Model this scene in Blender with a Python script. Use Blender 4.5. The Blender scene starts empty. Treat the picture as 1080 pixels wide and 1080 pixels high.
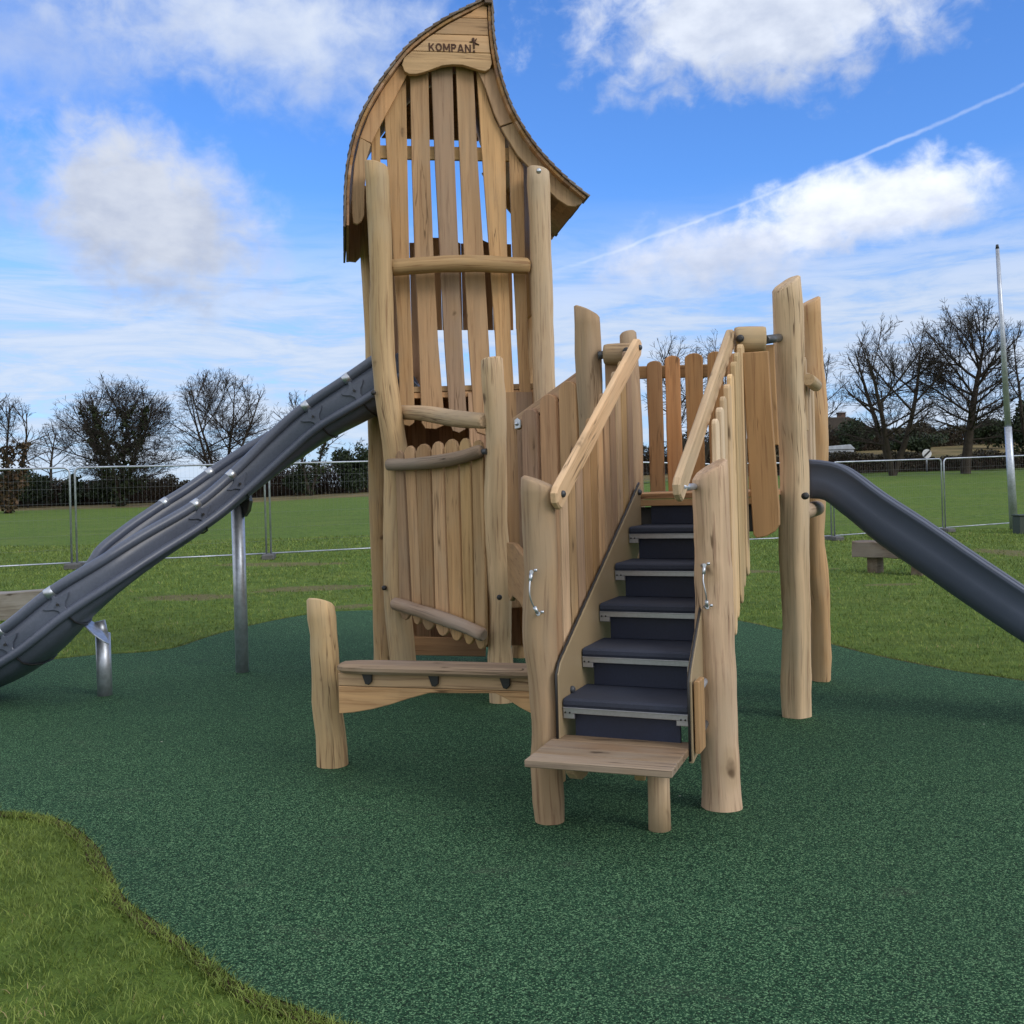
import bpy, math, random
import numpy as np
from mathutils import Vector, Matrix, noise as mnoise

rnd = random.Random(7)
nprng = np.random.default_rng(11)
S = bpy.context.scene
R = math.radians

# ------------------------------------------------------------------ camera
CAM_H = 1.6
ROLL = R(1.5)
FPX = 1050.0            # focal length in pixels of the 1080 px photograph
cam_d = bpy.data.cameras.new('Camera')
cam_d.sensor_width = 36.0
cam_d.lens = 36.0 * FPX / 1080.0
cam_d.shift_y = -25.0 / 1080.0
cam_d.clip_start = 0.05
cam_d.clip_end = 3000
cam = bpy.data.objects.new('Camera', cam_d)
S.collection.objects.link(cam)
cam.location = (0, 0, CAM_H)
cam.matrix_world = Matrix.Translation((0, 0, CAM_H)) @ Matrix.Rotation(R(90), 4, 'X') @ Matrix.Rotation(-ROLL, 4, 'Z')
S.camera = cam

# ------------------------------------------------------------------ sky and sun
SUN_ELEV = R(34)
SUN_AZ = R(128)          # clockwise from +Y (the view direction)
w = bpy.data.worlds.new('World')
S.world = w
w.use_nodes = True
nt = w.node_tree
nt.nodes.clear()


def N(tree, typ, **kw):
    n = tree.nodes.new(typ)
    for k, v in kw.items():
        setattr(n, k, v)
    return n


def mth(tree, op, a, b=None, c=None, clamp=False):
    n = tree.nodes.new('ShaderNodeMath')
    n.operation = op
    n.use_clamp = clamp
    for i, v in enumerate((a, b, c)):
        if v is None:
            continue
        if isinstance(v, (int, float)):
            n.inputs[i].default_value = v
        else:
            tree.links.new(v, n.inputs[i])
    return n.outputs[0]


def sstep(tree, v, lo, hi):
    n = tree.nodes.new('ShaderNodeMapRange')
    n.interpolation_type = 'SMOOTHSTEP'
    tree.links.new(v, n.inputs[0])
    n.inputs[1].default_value = lo
    n.inputs[2].default_value = hi
    return n.outputs[0]


def mixc(tree, fac, a, b, mode='MIX'):
    n = tree.nodes.new('ShaderNodeMix')
    n.data_type = 'RGBA'
    n.blend_type = mode
    for idx, v in ((0, fac), (6, a), (7, b)):
        if isinstance(v, (int, float)):
            n.inputs[idx].default_value = v
        elif isinstance(v, tuple):
            n.inputs[idx].default_value = (*v[:3], 1)
        else:
            tree.links.new(v, n.inputs[idx])
    return n.outputs[2]


def noise(tree, vec, scale, detail=4, rough=.55, dist=0.0, out=0):
    n = tree.nodes.new('ShaderNodeTexNoise')
    n.inputs['Scale'].default_value = scale
    n.inputs['Detail'].default_value = detail
    n.inputs['Roughness'].default_value = rough
    n.inputs['Distortion'].default_value = dist
    if vec is not None:
        tree.links.new(vec, n.inputs['Vector'])
    return n.outputs[out]


def vmul(tree, vec, xyz):
    n = tree.nodes.new('ShaderNodeVectorMath')
    n.operation = 'MULTIPLY'
    tree.links.new(vec, n.inputs[0])
    n.inputs[1].default_value = xyz
    return n.outputs[0]


sky = N(nt, 'ShaderNodeTexSky', sky_type='NISHITA', sun_disc=False)
sky.sun_elevation = SUN_ELEV
sky.sun_rotation = SUN_AZ
sky.altitude = 100
sky.air_density = 1.0
sky.dust_density = 0.6
sky.ozone_density = 2.5
tc = N(nt, 'ShaderNodeTexCoord')
sep = N(nt, 'ShaderNodeSeparateXYZ')
nt.links.new(tc.outputs['Generated'], sep.inputs[0])
az = mth(nt, 'MULTIPLY', mth(nt, 'ARCTAN2', sep.outputs[0], sep.outputs[1]), 180 / math.pi)
el = mth(nt, 'MULTIPLY', mth(nt, 'ARCSINE', sep.outputs[2]), 180 / math.pi)
comb = N(nt, 'ShaderNodeCombineXYZ')
nt.links.new(az, comb.inputs[0])
nt.links.new(el, comb.inputs[1])
ang = comb.outputs[0]
n_big = noise(nt, ang, .20, 3, .5)
n_b2 = noise(nt, vmul(nt, ang, (1, 1.2, 1)), .50, 8, .58, .25)
n_sh = noise(nt, vmul(nt, ang, (1, 1.6, 1)), .34, 5, .55)
streak = noise(nt, vmul(nt, ang, (.30, 1.9, 1)), .40, 8, .66, .5)


def blob(a0, e0, ra, re, tilt=0.0, warp=.9, lo=.15, hi=.85):
    """A cumulus round one direction of the sky: azimuth, elevation, radii, in degrees."""
    da = mth(nt, 'SUBTRACT', az, a0)
    de = mth(nt, 'SUBTRACT', el, e0)
    de2 = mth(nt, 'SUBTRACT', de, mth(nt, 'MULTIPLY', da, tilt))
    x = mth(nt, 'DIVIDE', da, ra)
    y = mth(nt, 'DIVIDE', de2, re)
    d = mth(nt, 'SQRT', mth(nt, 'ADD', mth(nt, 'MULTIPLY', x, x), mth(nt, 'MULTIPLY', y, y)))
    v = mth(nt, 'SUBTRACT', 1.0, d)
    v = mth(nt, 'ADD', v, mth(nt, 'MULTIPLY', mth(nt, 'SUBTRACT', n_big, .5), warp * 1.2))
    v = mth(nt, 'ADD', v, mth(nt, 'MULTIPLY', mth(nt, 'SUBTRACT', n_b2, .5), warp * 1.7))
    return sstep(nt, v, lo, hi), y


def cloud_over(base, spec, top, bot, strength):
    m, y = spec
    shade = mth(nt, 'ADD', mth(nt, 'MULTIPLY', y, .38), mth(nt, 'MULTIPLY', n_sh, 1.3), clamp=False)
    shade = sstep(nt, shade, .10, 1.0)
    col = mixc(nt, shade, bot, top)
    return mixc(nt, mth(nt, 'MULTIPLY', m, strength), base, col)


skyc = mixc(nt, 1.0, sky.outputs[0], (.62, 1.02, 1.60), 'MULTIPLY')
# thin low layer of streaky cloud towards the horizon
low = mth(nt, 'MULTIPLY', sstep(nt, el, 17.0, 8.5), sstep(nt, streak, .12, .55))
low = mth(nt, 'MAXIMUM', low, mth(nt, 'MULTIPLY', sstep(nt, el, 11, 0.0), .9))
lowc = mixc(nt, sstep(nt, streak, .35, .65), (3.5, 4.5, 6.1), (4.9, 5.5, 6.5))
c = mixc(nt, mth(nt, 'MULTIPLY', low, .92), skyc, lowc)
W_, G_ = (6.4, 6.8, 7.5), (4.0, 4.5, 5.6)
c = cloud_over(c, blob(-12.8, 24.6, 10.5, 3.9, -.10, .80, -.35, .95), (5.6, 6.1, 6.9), (3.9, 4.6, 6.1), .88)
c = cloud_over(c, blob(-25, 22.4, 10, 3.8, .1, 1.0, -.3, 1.2), (4.4, 5.0, 6.3), (3.3, 4.0, 5.8), .6)
c = cloud_over(c, blob(-19.6, 14.8, 7.4, 5.2, -.14, .55, -.12, .64), (5.1, 5.4, 6.0), (3.2, 3.6, 4.6), .94)
c = cloud_over(c, blob(-28.5, 16.0, 4.5, 3.6, .0, 1.0, -.2, 1.1), (3.6, 4.1, 5.2), (2.9, 3.4, 4.8), .55)
c = cloud_over(c, blob(15.8, 25.0, 13.0, 4.6, .03, .78, -.12, .62), W_, G_, .93)
c = cloud_over(c, blob(12.0, 12.6, 7.5, 2.4, .05, .8, -.15, .8), (5.9, 6.2, 7.0), (3.8, 4.3, 5.5), .85)
c = cloud_over(c, blob(20.2, 14.4, 8.4, 2.5, .06, .62, -.05, .55), (7.5, 7.8, 8.4), (4.4, 4.9, 6.1), .95)
# vapour trail
da_ = mth(nt, 'SUBTRACT', az, 3.3)
dl = mth(nt, 'SUBTRACT', el, mth(nt, 'ADD', 12.3, mth(nt, 'MULTIPLY', da_, mth(nt, 'SUBTRACT', .296, mth(nt, 'MULTIPLY', da_, .0007)))))
dl = mth(nt, 'ADD', dl, mth(nt, 'MULTIPLY', mth(nt, 'SUBTRACT', n_b2, .5), .45))
tr = mth(nt, 'SUBTRACT', 1.0, sstep(nt, mth(nt, 'ABSOLUTE', dl), .01, .15))
tr = mth(nt, 'MULTIPLY', tr, sstep(nt, az, 2.0, 5.0))
tr = mth(nt, 'MULTIPLY', tr, mth(nt, 'ADD', -.10, mth(nt, 'MULTIPLY', n_sh, .66)))
c = mixc(nt, tr, c, (6.6, 7.2, 8.2))
# the bank of cloud overhead and behind, which keeps the playset in soft shade
bank = mth(nt, 'MAXIMUM', sstep(nt, el, 31, 46), sstep(nt, mth(nt, 'ABSOLUTE', az), 36, 62))
bk = sstep(nt, noise(nt, tc.outputs['Generated'], 2.6, 7, .55, .4), .30, .55)
c = mixc(nt, mth(nt, 'MULTIPLY', mth(nt, 'MULTIPLY', bank, bk), .94), c, (8.2, 8.1, 7.9))
bg = N(nt, 'ShaderNodeBackground')
bg.inputs['Strength'].default_value = .10
nt.links.new(c, bg.inputs[0])
wo = N(nt, 'ShaderNodeOutputWorld')
nt.links.new(bg.outputs[0], wo.inputs[0])

sd = bpy.data.lights.new('Sun', 'SUN')
sd.energy = .95
sd.angle = R(22)
sd.color = (1.0, .93, .82)
sun = bpy.data.objects.new('Sun', sd)
S.collection.objects.link(sun)
sdir = Vector((math.sin(SUN_AZ) * math.cos(SUN_ELEV), math.cos(SUN_AZ) * math.cos(SUN_ELEV), math.sin(SUN_ELEV)))
sun.rotation_euler = sdir.to_track_quat('Z', 'Y').to_euler()
S.view_settings.view_transform = 'Standard'
S.view_settings.look = 'None'
S.view_settings.exposure = 0.50
S.view_settings.gamma = 1

# ------------------------------------------------------------------ measuring
CR, SR = math.cos(ROLL), math.sin(ROLL)


def ray(px, py):
    dx, dy = px - 540, py - 540
    x = dx * CR - dy * SR
    y = dy * CR + dx * SR + 25
    return x / FPX, -y / FPX            # X per metre of depth, (Z-1.6) per metre of depth


def P(px, py, Y):
    a, b = ray(px, py)
    return Vector((a * Y, Y, CAM_H + b * Y))


def PG(px, py, z=0.0):
    a, b = ray(px, py)
    Y = (z - CAM_H) / b
    return Vector((a * Y, Y, z))


TU = Vector((math.cos(R(9.5)), math.sin(R(9.5)), 0))
TV = Vector((-math.sin(R(9.5)), math.cos(R(9.5)), 0))
T0 = Vector((-.97, 8.05, 0))


def PT(px, py, off=0.0):
    """Point on the tower's upright plane, `off` metres behind its front posts."""
    a, b = ray(px, py)
    Y = (off + T0.dot(TV)) / (a * TV.x + TV.y)
    return Vector((a * Y, Y, CAM_H + b * Y))


SO = Vector((.209, 4.685, 0))
STH = R(22.6)
SU = Vector((math.cos(STH), -math.sin(STH), 0))
SV = Vector((math.sin(STH), math.cos(STH), 0))


def W(a, b, z=0.0):
    return SO + SU * a + SV * b + Vector((0, 0, z))


H1, RISE, RUN, SW = .606, .188, .30, .60
DECK = H1 + 5 * RISE


def stair_z(v):
    return H1 + v * RISE / RUN


# ------------------------------------------------------------------ mesh builder
class MB:
    def __init__(self):
        self.v, self.f, self.sm, self.g, self.r = [], [], [], [], []

    def _add(self, vs, fs, gs, smooth):
        b = len(self.v)
        self.v += [tuple(p) for p in vs]
        self.g += [tuple(p) for p in gs]
        k = rnd.random()
        self.r += [k] * len(vs)
        self.f += [tuple(i + b for i in f) for f in fs]
        self.sm += smooth if isinstance(smooth, list) else [smooth] * len(fs)

    def prism(self, pts, o, ax, ay, an, t, bev=.006, grain='y'):
        """2-D outline pts in the frame (o, ax, ay), extruded t along an, edges eased."""
        pts = [Vector((p[0], p[1])) for p in pts]
        area = sum(pts[i].x * pts[(i + 1) % len(pts)].y - pts[(i + 1) % len(pts)].x * pts[i].y for i in range(len(pts)))
        if area < 0:
            pts.reverse()
        n = len(pts)
        ins = []
        for i in range(n):
            p0, p1, p2 = pts[i - 1], pts[i], pts[(i + 1) % n]
            e1, e2 = (p1 - p0), (p2 - p1)
            if e1.length < 1e-9: e1 = e2
            if e2.length < 1e-9: e2 = e1
            n1 = Vector((-e1.y, e1.x)).normalized()
            n2 = Vector((-e2.y, e2.x)).normalized()
            m = n1 + n2
            if m.length < 1e-6:
                m = n1
            m.normalize()
            ins.append(p1 + m * min(bev / max(.35, m.dot(n1)), bev * 2))
        rings = [(ins, 0), (pts, bev), (pts, t - bev), (ins, t)]
        vs, gs = [], []
        off = Vector((rnd.uniform(0, 50), rnd.uniform(0, 50), rnd.uniform(0, 50)))
        for ring, d in rings:
            for p in ring:
                vs.append(o + ax * p.x + ay * p.y + an * d)
                q = (p.x, d, p.y) if grain == 'y' else (p.y, d, p.x)
                gs.append(Vector(q) + off)
        fs = [tuple(range(n))[::-1], tuple(range(3 * n, 4 * n))]
        for k in range(3):
            for i in range(n):
                j = (i + 1) % n
                fs.append((k * n + i, k * n + j, (k + 1) * n + j, (k + 1) * n + i))
        if ax.cross(ay).dot(an) < 0:
            fs = [f[::-1] for f in fs]
        self._add(vs, fs, gs, False)

    def box(self, o, ax, ay, an, sx, sy, t, bev=.004, grain='y'):
        self.prism([(0, 0), (sx, 0), (sx, sy), (0, sy)], o, ax, ay, an, t, bev, grain)

    def tube(self, path, rad, sides=16, irr=0.0, capround=.0, seed=None, tilt0=None, tilt1=None, facet=0.0, closed=False):
        path = [Vector(p) for p in path]
        m = len(path)
        if isinstance(rad, (int, float)):
            rad = [rad] * m
        sd_ = rnd.uniform(0, 100) if seed is None else seed
        t0 = (path[1] - path[0]).normalized()
        ref = Vector((0, 0, 1)) if abs(t0.z) < .8 else Vector((1, 0, 0))
        nx = t0.cross(ref).normalized()
        vs, gs = [], []
        off = Vector((rnd.uniform(0, 50), rnd.uniform(0, 50), rnd.uniform(0, 50)))
        L = 0
        rings = []
        for i in range(m):
            if i == 0: t = path[1] - path[0]
            elif i == m - 1: t = path[-1] - path[-2]
            else: t = path[i + 1] - path[i - 1]
            t.normalize()
            nx = (nx - t * nx.dot(t)).normalized()
            ny = t.cross(nx)
            if i: L += (path[i] - path[i - 1]).length
            rings.append((path[i], t.copy(), nx.copy(), ny.copy(), rad[i], L))
        if capround > 0:
            p, t, a, b, r_, L_ = rings[0]
            rings[0:0] = [(p - t * capround * r_, t, a, b, r_ * .72, L_ - .01)]
            p, t, a, b, r_, L_ = rings[-1]
            rings.append((p + t * capround * r_, t, a, b, r_ * .72, L_ + .01))
        for i, (p, t, a, b, r_, L_) in enumerate(rings):
            for s in range(sides):
                th = 2 * math.pi * s / sides
                rr = r_
                if irr:
                    rr *= 1 + irr * mnoise.noise(Vector((math.cos(th) * .9 + sd_, math.sin(th) * .9, L_ * 2.1))) \
                        + irr * .5 * mnoise.noise(Vector((math.cos(th) * 2 + sd_, math.sin(th) * 2, L_ * 7)))
                if facet:
                    rr *= 1 - facet * (.5 + .5 * math.cos(th * 5 + sd_ + .8 * math.sin(L_ * 1.7)))
                q = p + a * (math.cos(th) * rr) + b * (math.sin(th) * rr)
                d = None
                if i <= (1 if capround else 0) and tilt0 is not None: d = tilt0
                if i >= len(rings) - 2 and tilt1 is not None: d = tilt1
                if d is not None:
                    q = q + t * (Vector(d).dot(q - p))
                vs.append(q)
                gs.append(Vector((math.cos(th) * r_, math.sin(th) * r_, L_)) + off)
        fs, sm = [], []
        k = len(rings)
        for i in range(k - 1):
            for s in range(sides):
                j = (s + 1) % sides
                fs.append((i * sides + s, i * sides + j, (i + 1) * sides + j, (i + 1) * sides + s))
                sm.append(True)
        fs.append(tuple(range(sides))[::-1]); sm.append(False)
        fs.append(tuple((k - 1) * sides + s for s in range(sides))); sm.append(False)
        self._add(vs, fs, gs, sm)

    def sweep(self, frames, prof, smooth=True, caps=True):
        """closed profile [(a,b)] carried along frames [(p, A, B)]."""
        n = len(prof[0]) if isinstance(prof[0][0], (tuple, list)) else len(prof)
        vs, gs = [], []
        L = 0
        for i, (p, A, B) in enumerate(frames):
            pr = prof[i] if isinstance(prof[0][0], (tuple, list)) else prof
            if i: L += (p - frames[i - 1][0]).length
            for a, b in pr:
                vs.append(p + A * a + B * b)
                gs.append((a, b, L))
        fs = []
        for i in range(len(frames) - 1):
            for s in range(n):
                j = (s + 1) % n
                fs.append((i * n + s, i * n + j, (i + 1) * n + j, (i + 1) * n + s))
        sm = [smooth] * len(fs)
        if caps:
            fs.append(tuple(range(n))[::-1]); fs.append(tuple((len(frames) - 1) * n + s for s in range(n)))
            sm += [False, False]
        self._add(vs, fs, gs, sm)

    def build(self, name, mat, parent=None, origin=None, recalc=False):
        o3 = Vector((0, 0, 0))
        if parent is not None:
            q = parent
            while q is not None:
                o3 += q.location
                q = q.parent
        loc = Vector(origin) if origin is not None else Vector((0, 0, 0))
        base = o3 + loc
        me = bpy.data.meshes.new(name)
        me.from_pydata([(a - base.x, b - base.y, c_ - base.z) for a, b, c_ in self.v], [], self.f)
        at = me.attributes.new('gco', 'FLOAT_VECTOR', 'POINT')
        at.data.foreach_set('vector', [x for p in self.g for x in p])
        at = me.attributes.new('rnd', 'FLOAT', 'POINT')
        at.data.foreach_set('value', self.r)
        me.polygons.foreach_set('use_smooth', self.sm)
        me.materials.append(mat)
        me.update()
        if recalc:
            import bmesh
            bm = bmesh.new(); bm.from_mesh(me)
            bmesh.ops.recalc_face_normals(bm, faces=bm.faces)
            bm.to_mesh(me); bm.free()
        ob = bpy.data.objects.new(name, me)
        S.collection.objects.link(ob)
        ob.location = loc
        if parent is not None:
            ob.parent = parent
        return ob


def tag(o, label=None, cat=None, group=None, kind=None):
    if label: o['label'] = label
    if cat: o['category'] = cat
    if group: o['group'] = group
    if kind: o['kind'] = kind
    return o


def empty(name, loc, label=None, cat=None, group=None):
    o = bpy.data.objects.new(name, None)
    o.empty_display_size = .2
    S.collection.objects.link(o)
    o.location = loc
    return tag(o, label, cat, group)


def crom(pts, n):
    """Catmull-Rom through points, n samples per span."""
    pts = [Vector(p) for p in pts]
    q = [pts[0] * 2 - pts[1]] + pts + [pts[-1] * 2 - pts[-2]]
    out = []
    for i in range(1, len(q) - 2):
        for k in range(n):
            t = k / n
            a, b, c_, d = q[i - 1], q[i], q[i + 1], q[i + 2]
            out.append(.5 * ((2 * b) + (c_ - a) * t + (2 * a - 5 * b + 4 * c_ - d) * t * t + (3 * b - a - 3 * c_ + d) * t ** 3))
    out.append(pts[-1])
    return out


# ------------------------------------------------------------------ materials
def newmat(name, rough=.6, metal=0.0, spec=.5):
    m = bpy.data.materials.new(name)
    m.use_nodes = True
    t = m.node_tree
    b = t.nodes['Principled BSDF']
    b.inputs['Roughness'].default_value = rough
    b.inputs['Metallic'].default_value = metal
    b.inputs['Specular IOR Level'].default_value = spec
    return m, t, b


def bump(t, b, h, strength=.3, dist=.01):
    n = t.nodes.new('ShaderNodeBump')
    n.inputs['Strength'].default_value = strength
    n.inputs['Distance'].default_value = dist
    t.links.new(h, n.inputs['Height'])
    t.links.new(n.outputs[0], b.inputs['Normal'])


def wood_mat(name, base, dark, grey, greyamt=.35, knots=True, bstr=.35):
    m, t, b = newmat(name, .68, spec=.25)
    at = N(t, 'ShaderNodeAttribute', attribute_name='gco')
    ar = N(t, 'ShaderNodeAttribute', attribute_name='rnd')
    g = at.outputs['Vector']
    fine = noise(t, vmul(t, g, (55, 55, 2.2)), 1.0, 5, .62, .25)
    med = noise(t, vmul(t, g, (14, 14, .8)), 1.0, 4, .55, .8)
    big = noise(t, vmul(t, g, (3, 3, 1.3)), 1.0, 4, .6, .3)
    col = mixc(t, sstep(t, med, .3, .72), base, tuple(x * .74 for x in base))
    col = mixc(t, mth(t, 'MULTIPLY', sstep(t, fine, .50, .70), .80), col, dark)
    col = mixc(t, mth(t, 'MULTIPLY', sstep(t, big, .42, .68), greyamt), col, grey)
    # light streaks and a hue of its own for each piece
    col = mixc(t, mth(t, 'MULTIPLY', sstep(t, noise(t, vmul(t, g, (22, 22, .7)), 1.3, 3), .58, .78), .3), col, tuple(min(1, x * 1.35) for x in base))
    hs = N(t, 'ShaderNodeHueSaturation')
    t.links.new(col, hs.inputs['Color'])
    t.links.new(mth(t, 'ADD', .72, mth(t, 'MULTIPLY', ar.outputs['Fac'], .54)), hs.inputs['Value'])
    t.links.new(mth(t, 'ADD', .82, mth(t, 'MULTIPLY', mth(t, 'FRACT', mth(t, 'MULTIPLY', ar.outputs['Fac'], 7.3)), .28)), hs.inputs['Saturation'])
    t.links.new(mth(t, 'ADD', .490, mth(t, 'MULTIPLY', mth(t, 'FRACT', mth(t, 'MULTIPLY', ar.outputs['Fac'], 3.7)), .014)), hs.inputs['Hue'])
    col = hs.outputs[0]
    hgt = mth(t, 'ADD', mth(t, 'MULTIPLY', fine, .6), mth(t, 'MULTIPLY', med, .9))
    if knots:
        vo = N(t, 'ShaderNodeTexVoronoi')
        wv = N(t, 'ShaderNodeVectorMath', operation='ADD')
        t.links.new(vmul(t, g, (5.5, 5.5, 2.6)), wv.inputs[0])
        wn = N(t, 'ShaderNodeTexNoise'); wn.inputs['Scale'].default_value = 9
        t.links.new(g, wn.inputs['Vector'])
        t.links.new(vmul(t, wn.outputs['Color'], (.35, .35, .35)), wv.inputs[1])
        t.links.new(wv.outputs[0], vo.inputs['Vector'])
        vo.inputs['Scale'].default_value = 1.0
        pick = mth(t, 'GREATER_THAN', N_sep(t, vo.outputs['Color']), .62)
        k = mth(t, 'MULTIPLY', mth(t, 'SUBTRACT', 1.0, sstep(t, vo.outputs['Distance'], .04, .15)), pick)
        ring = mth(t, 'MULTIPLY', mth(t, 'SUBTRACT', 1.0, sstep(t, vo.outputs['Distance'], .12, .42)), mth(t, 'MULTIPLY', pick, .38))
        col = mixc(t, ring, col, tuple(x * .62 for x in base))
        col = mixc(t, mth(t, 'MULTIPLY', k, .85), col, tuple(x * .35 for x in dark))
        # drying cracks
        cr = noise(t, vmul(t, g, (26, 26, 1.1)), 1.0, 2, .5, .1)
        cr = mth(t, 'ABSOLUTE', mth(t, 'SUBTRACT', cr, .5))
        mask = sstep(t, noise(t, vmul(t, g, (4, 4, 1.6)), 1.0, 2), .55, .65)
        crk = mth(t, 'MULTIPLY', mth(t, 'SUBTRACT', 1.0, sstep(t, cr, .006, .022)), mask)
        col = mixc(t, mth(t, 'MULTIPLY', crk, .75), col, tuple(x * .4 for x in dark))
        hgt = mth(t, 'SUBTRACT', hgt, mth(t, 'MULTIPLY', crk, .8))
    t.links.new(col, b.inputs['Base Color'])
    bump(t, b, hgt, bstr, .004)
    return m


def N_sep(t, c_):
    s_ = N(t, 'ShaderNodeSeparateColor')
    t.links.new(c_, s_.inputs[0])
    return s_.outputs[0]


M = {}
M['log'] = wood_mat('debarked_log', (.56, .385, .205), (.25, .14, .07), (.43, .335, .215), .6, True, .7)
M['plank'] = wood_mat('sawn_plank', (.53, .340, .175), (.27, .155, .075), (.42, .32, .205), .38, True, .4)
M['board'] = wood_mat('warm_board', (.46, .265, .125), (.24, .12, .055), (.38, .26, .15), .2, True, .4)
M['rail'] = wood_mat('pale_rail', (.66, .48, .285), (.40, .26, .14), (.54, .44, .30), .4, True, .3)
M['grey'] = wood_mat('worn_plank', (.33, .225, .135), (.10, .06, .038), (.34, .275, .21), .65, True, .9)
M['beam'] = wood_mat('weathered_beam', (.33, .29, .23), (.15, .12, .09), (.42, .40, .36), .8, True, .7)
M['darkwood'] = wood_mat('dark_old_timber', (.13, .095, .065), (.05, .035, .025), (.20, .175, .145), .8, True, .7)
M['shingle'] = wood_mat('roof_shingle', (.19, .14, .105), (.10, .07, .05), (.22, .20, .19), .7, False, .4)


def simple(name, col, rough=.5, metal=0.0, var=.15, scale=30, bstr=0.0, spec=.5):
    m, t, b = newmat(name, rough, metal, spec)
    tcn = N(t, 'ShaderNodeTexCoord')
    n = noise(t, tcn.outputs['Object'], scale, 5, .6)
    big = noise(t, tcn.outputs['Object'], 2.3, 3, .6)
    f = mth(t, 'MULTIPLY', mth(t, 'ADD', sstep(t, n, .3, .7), sstep(t, big, .3, .7)), .5)
    t.links.new(mixc(t, f, tuple(x * (1 - var) for x in col), tuple(min(1, x * (1 + var)) for x in col)), b.inputs['Base Color'])
    rr = mth(t, 'ADD', rough - .06, mth(t, 'MULTIPLY', big, .14))
    t.links.new(rr, b.inputs['Roughness'])
    if bstr:
        bump(t, b, n, bstr, .002)
    return m


M['plastic'] = simple('slide_plastic', (.088, .104, .148), .38, 0, .16, 60, .10)
M['plastic2'] = simple('slide_shell', (.085, .104, .158), .40, 0, .12, 240, .12)
M['rubber'] = simple('tread_rubber', (.024, .031, .054), .75, 0, .3, 160, .3)
M['riser'] = simple('riser_panel', (.010, .016, .040), .55, 0, .25, 90, .08)
M['alu'] = simple('aluminium_edge', (.42, .43, .47), .38, .85, .12, 60)
M['galv'] = simple('galvanised_steel', (.42, .46, .53), .42, .75, .28, 24, .05)
M['wire'] = simple('dull_wire', (.22, .24, .25), .7, .3, .2, 20)
M['steel'] = simple('stainless_clamp', (.50, .54, .60), .36, .9, .1, 40)
M['black'] = simple('black_cap', (.018, .018, .02), .45, 0, .2, 40)
M['bolt'] = simple('grey_bolt_cap', (.06, .065, .075), .4, .2, .2, 40)
M['hdpe'] = simple('tan_panel', (.31, .235, .14), .5, 0, .08, 200, .08)
M['dark'] = simple('burnt_lettering', (.075, .032, .017), .8, 0, .25, 90)
M['concrete'] = simple('fence_block', (.10, .10, .10), .9, 0, .3, 15, .4)
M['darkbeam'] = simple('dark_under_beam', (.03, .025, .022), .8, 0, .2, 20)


def bark_mat(name, col):
    return simple(name, col, .9, 0, .35, 6, 0, .15)


M['bark'] = bark_mat('winter_bark', (.045, .037, .030))
M['twig'] = bark_mat('winter_twigs', (.042, .036, .033))
M['scrub'] = bark_mat('scrub_twigs', (.060, .042, .034))


def leaf_mat(name, a, b_):
    m, t, b = newmat(name, .6, spec=.3)
    ar = N(t, 'ShaderNodeAttribute', attribute_name='rnd')
    t.links.new(mixc(t, ar.outputs['Fac'], a, b_), b.inputs['Base Color'])
    return m


M['ivy'] = leaf_mat('ivy_leaf', (.012, .022, .008), (.045, .065, .022))
M['holly'] = leaf_mat('evergreen_leaf', (.010, .020, .009), (.035, .055, .022))
M['rust'] = leaf_mat('rusty_leaf', (.030, .028, .012), (.105, .060, .030))
M['blade'] = leaf_mat('grass_blade', (.060, .100, .016), (.255, .335, .070))
_t = M['blade'].node_tree
_b = _t.nodes['Principled BSDF']
_l = _b.inputs['Base Color'].links[0].from_socket
_a = [n_ for n_ in _t.nodes if n_.type == 'ATTRIBUTE'][0].outputs['Fac']
_t.links.new(mixc(_t, sstep(_t, _a, .86, .97), _l, (.30, .245, .12)), _b.inputs['Base Color'])
M['hedge'] = leaf_mat('hedge_leaf', (.020, .020, .011), (.060, .052, .030))

# ground materials ---------------------------------------------------------
m, t, b = newmat('grass_field', .95, spec=.1)
tcn = N(t, 'ShaderNodeTexCoord')
oc = tcn.outputs['Object']
n1 = noise(t, oc, 5.5, 8, .72)
n2 = noise(t, oc, .55, 6, .65)
n3 = noise(t, vmul(t, oc, (.25, 1.2, 1)), .5, 6, .62)
n4 = noise(t, oc, 38, 4, .7)
n5 = noise(t, oc, .06, 4, .6)
col = mixc(t, sstep(t, n1, .3, .7), (.060, .108, .020), (.135, .210, .042))
col = mixc(t, mth(t, 'MULTIPLY', sstep(t, n2, .45, .7), .4), col, (.165, .205, .050))
col = mixc(t, mth(t, 'MULTIPLY', sstep(t, n3, .52, .7), .45), col, (.070, .105, .028))
col = mixc(t, mth(t, 'MULTIPLY', sstep(t, n4, .5, .72), .5), col, (.035, .055, .016))
sp = N(t, 'ShaderNodeSeparateXYZ')
t.links.new(oc, sp.inputs[0])
# bare muddy tracks between the new surfacing and the fence
n6 = noise(t, vmul(t, oc, (1.2, 3.0, 1)), 1.5, 7, .7)
mudat = N(t, 'ShaderNodeAttribute', attribute_name='mud')
mud = sstep(t, mth(t, 'ADD', mudat.outputs['Fac'], mth(t, 'SUBTRACT', n6, .5)), .42, .62)
col = mixc(t, mth(t, 'MULTIPLY', mud, .62), col, mixc(t, sstep(t, n4, .3, .7), (.10, .070, .042), (.24, .18, .115)))
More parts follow.
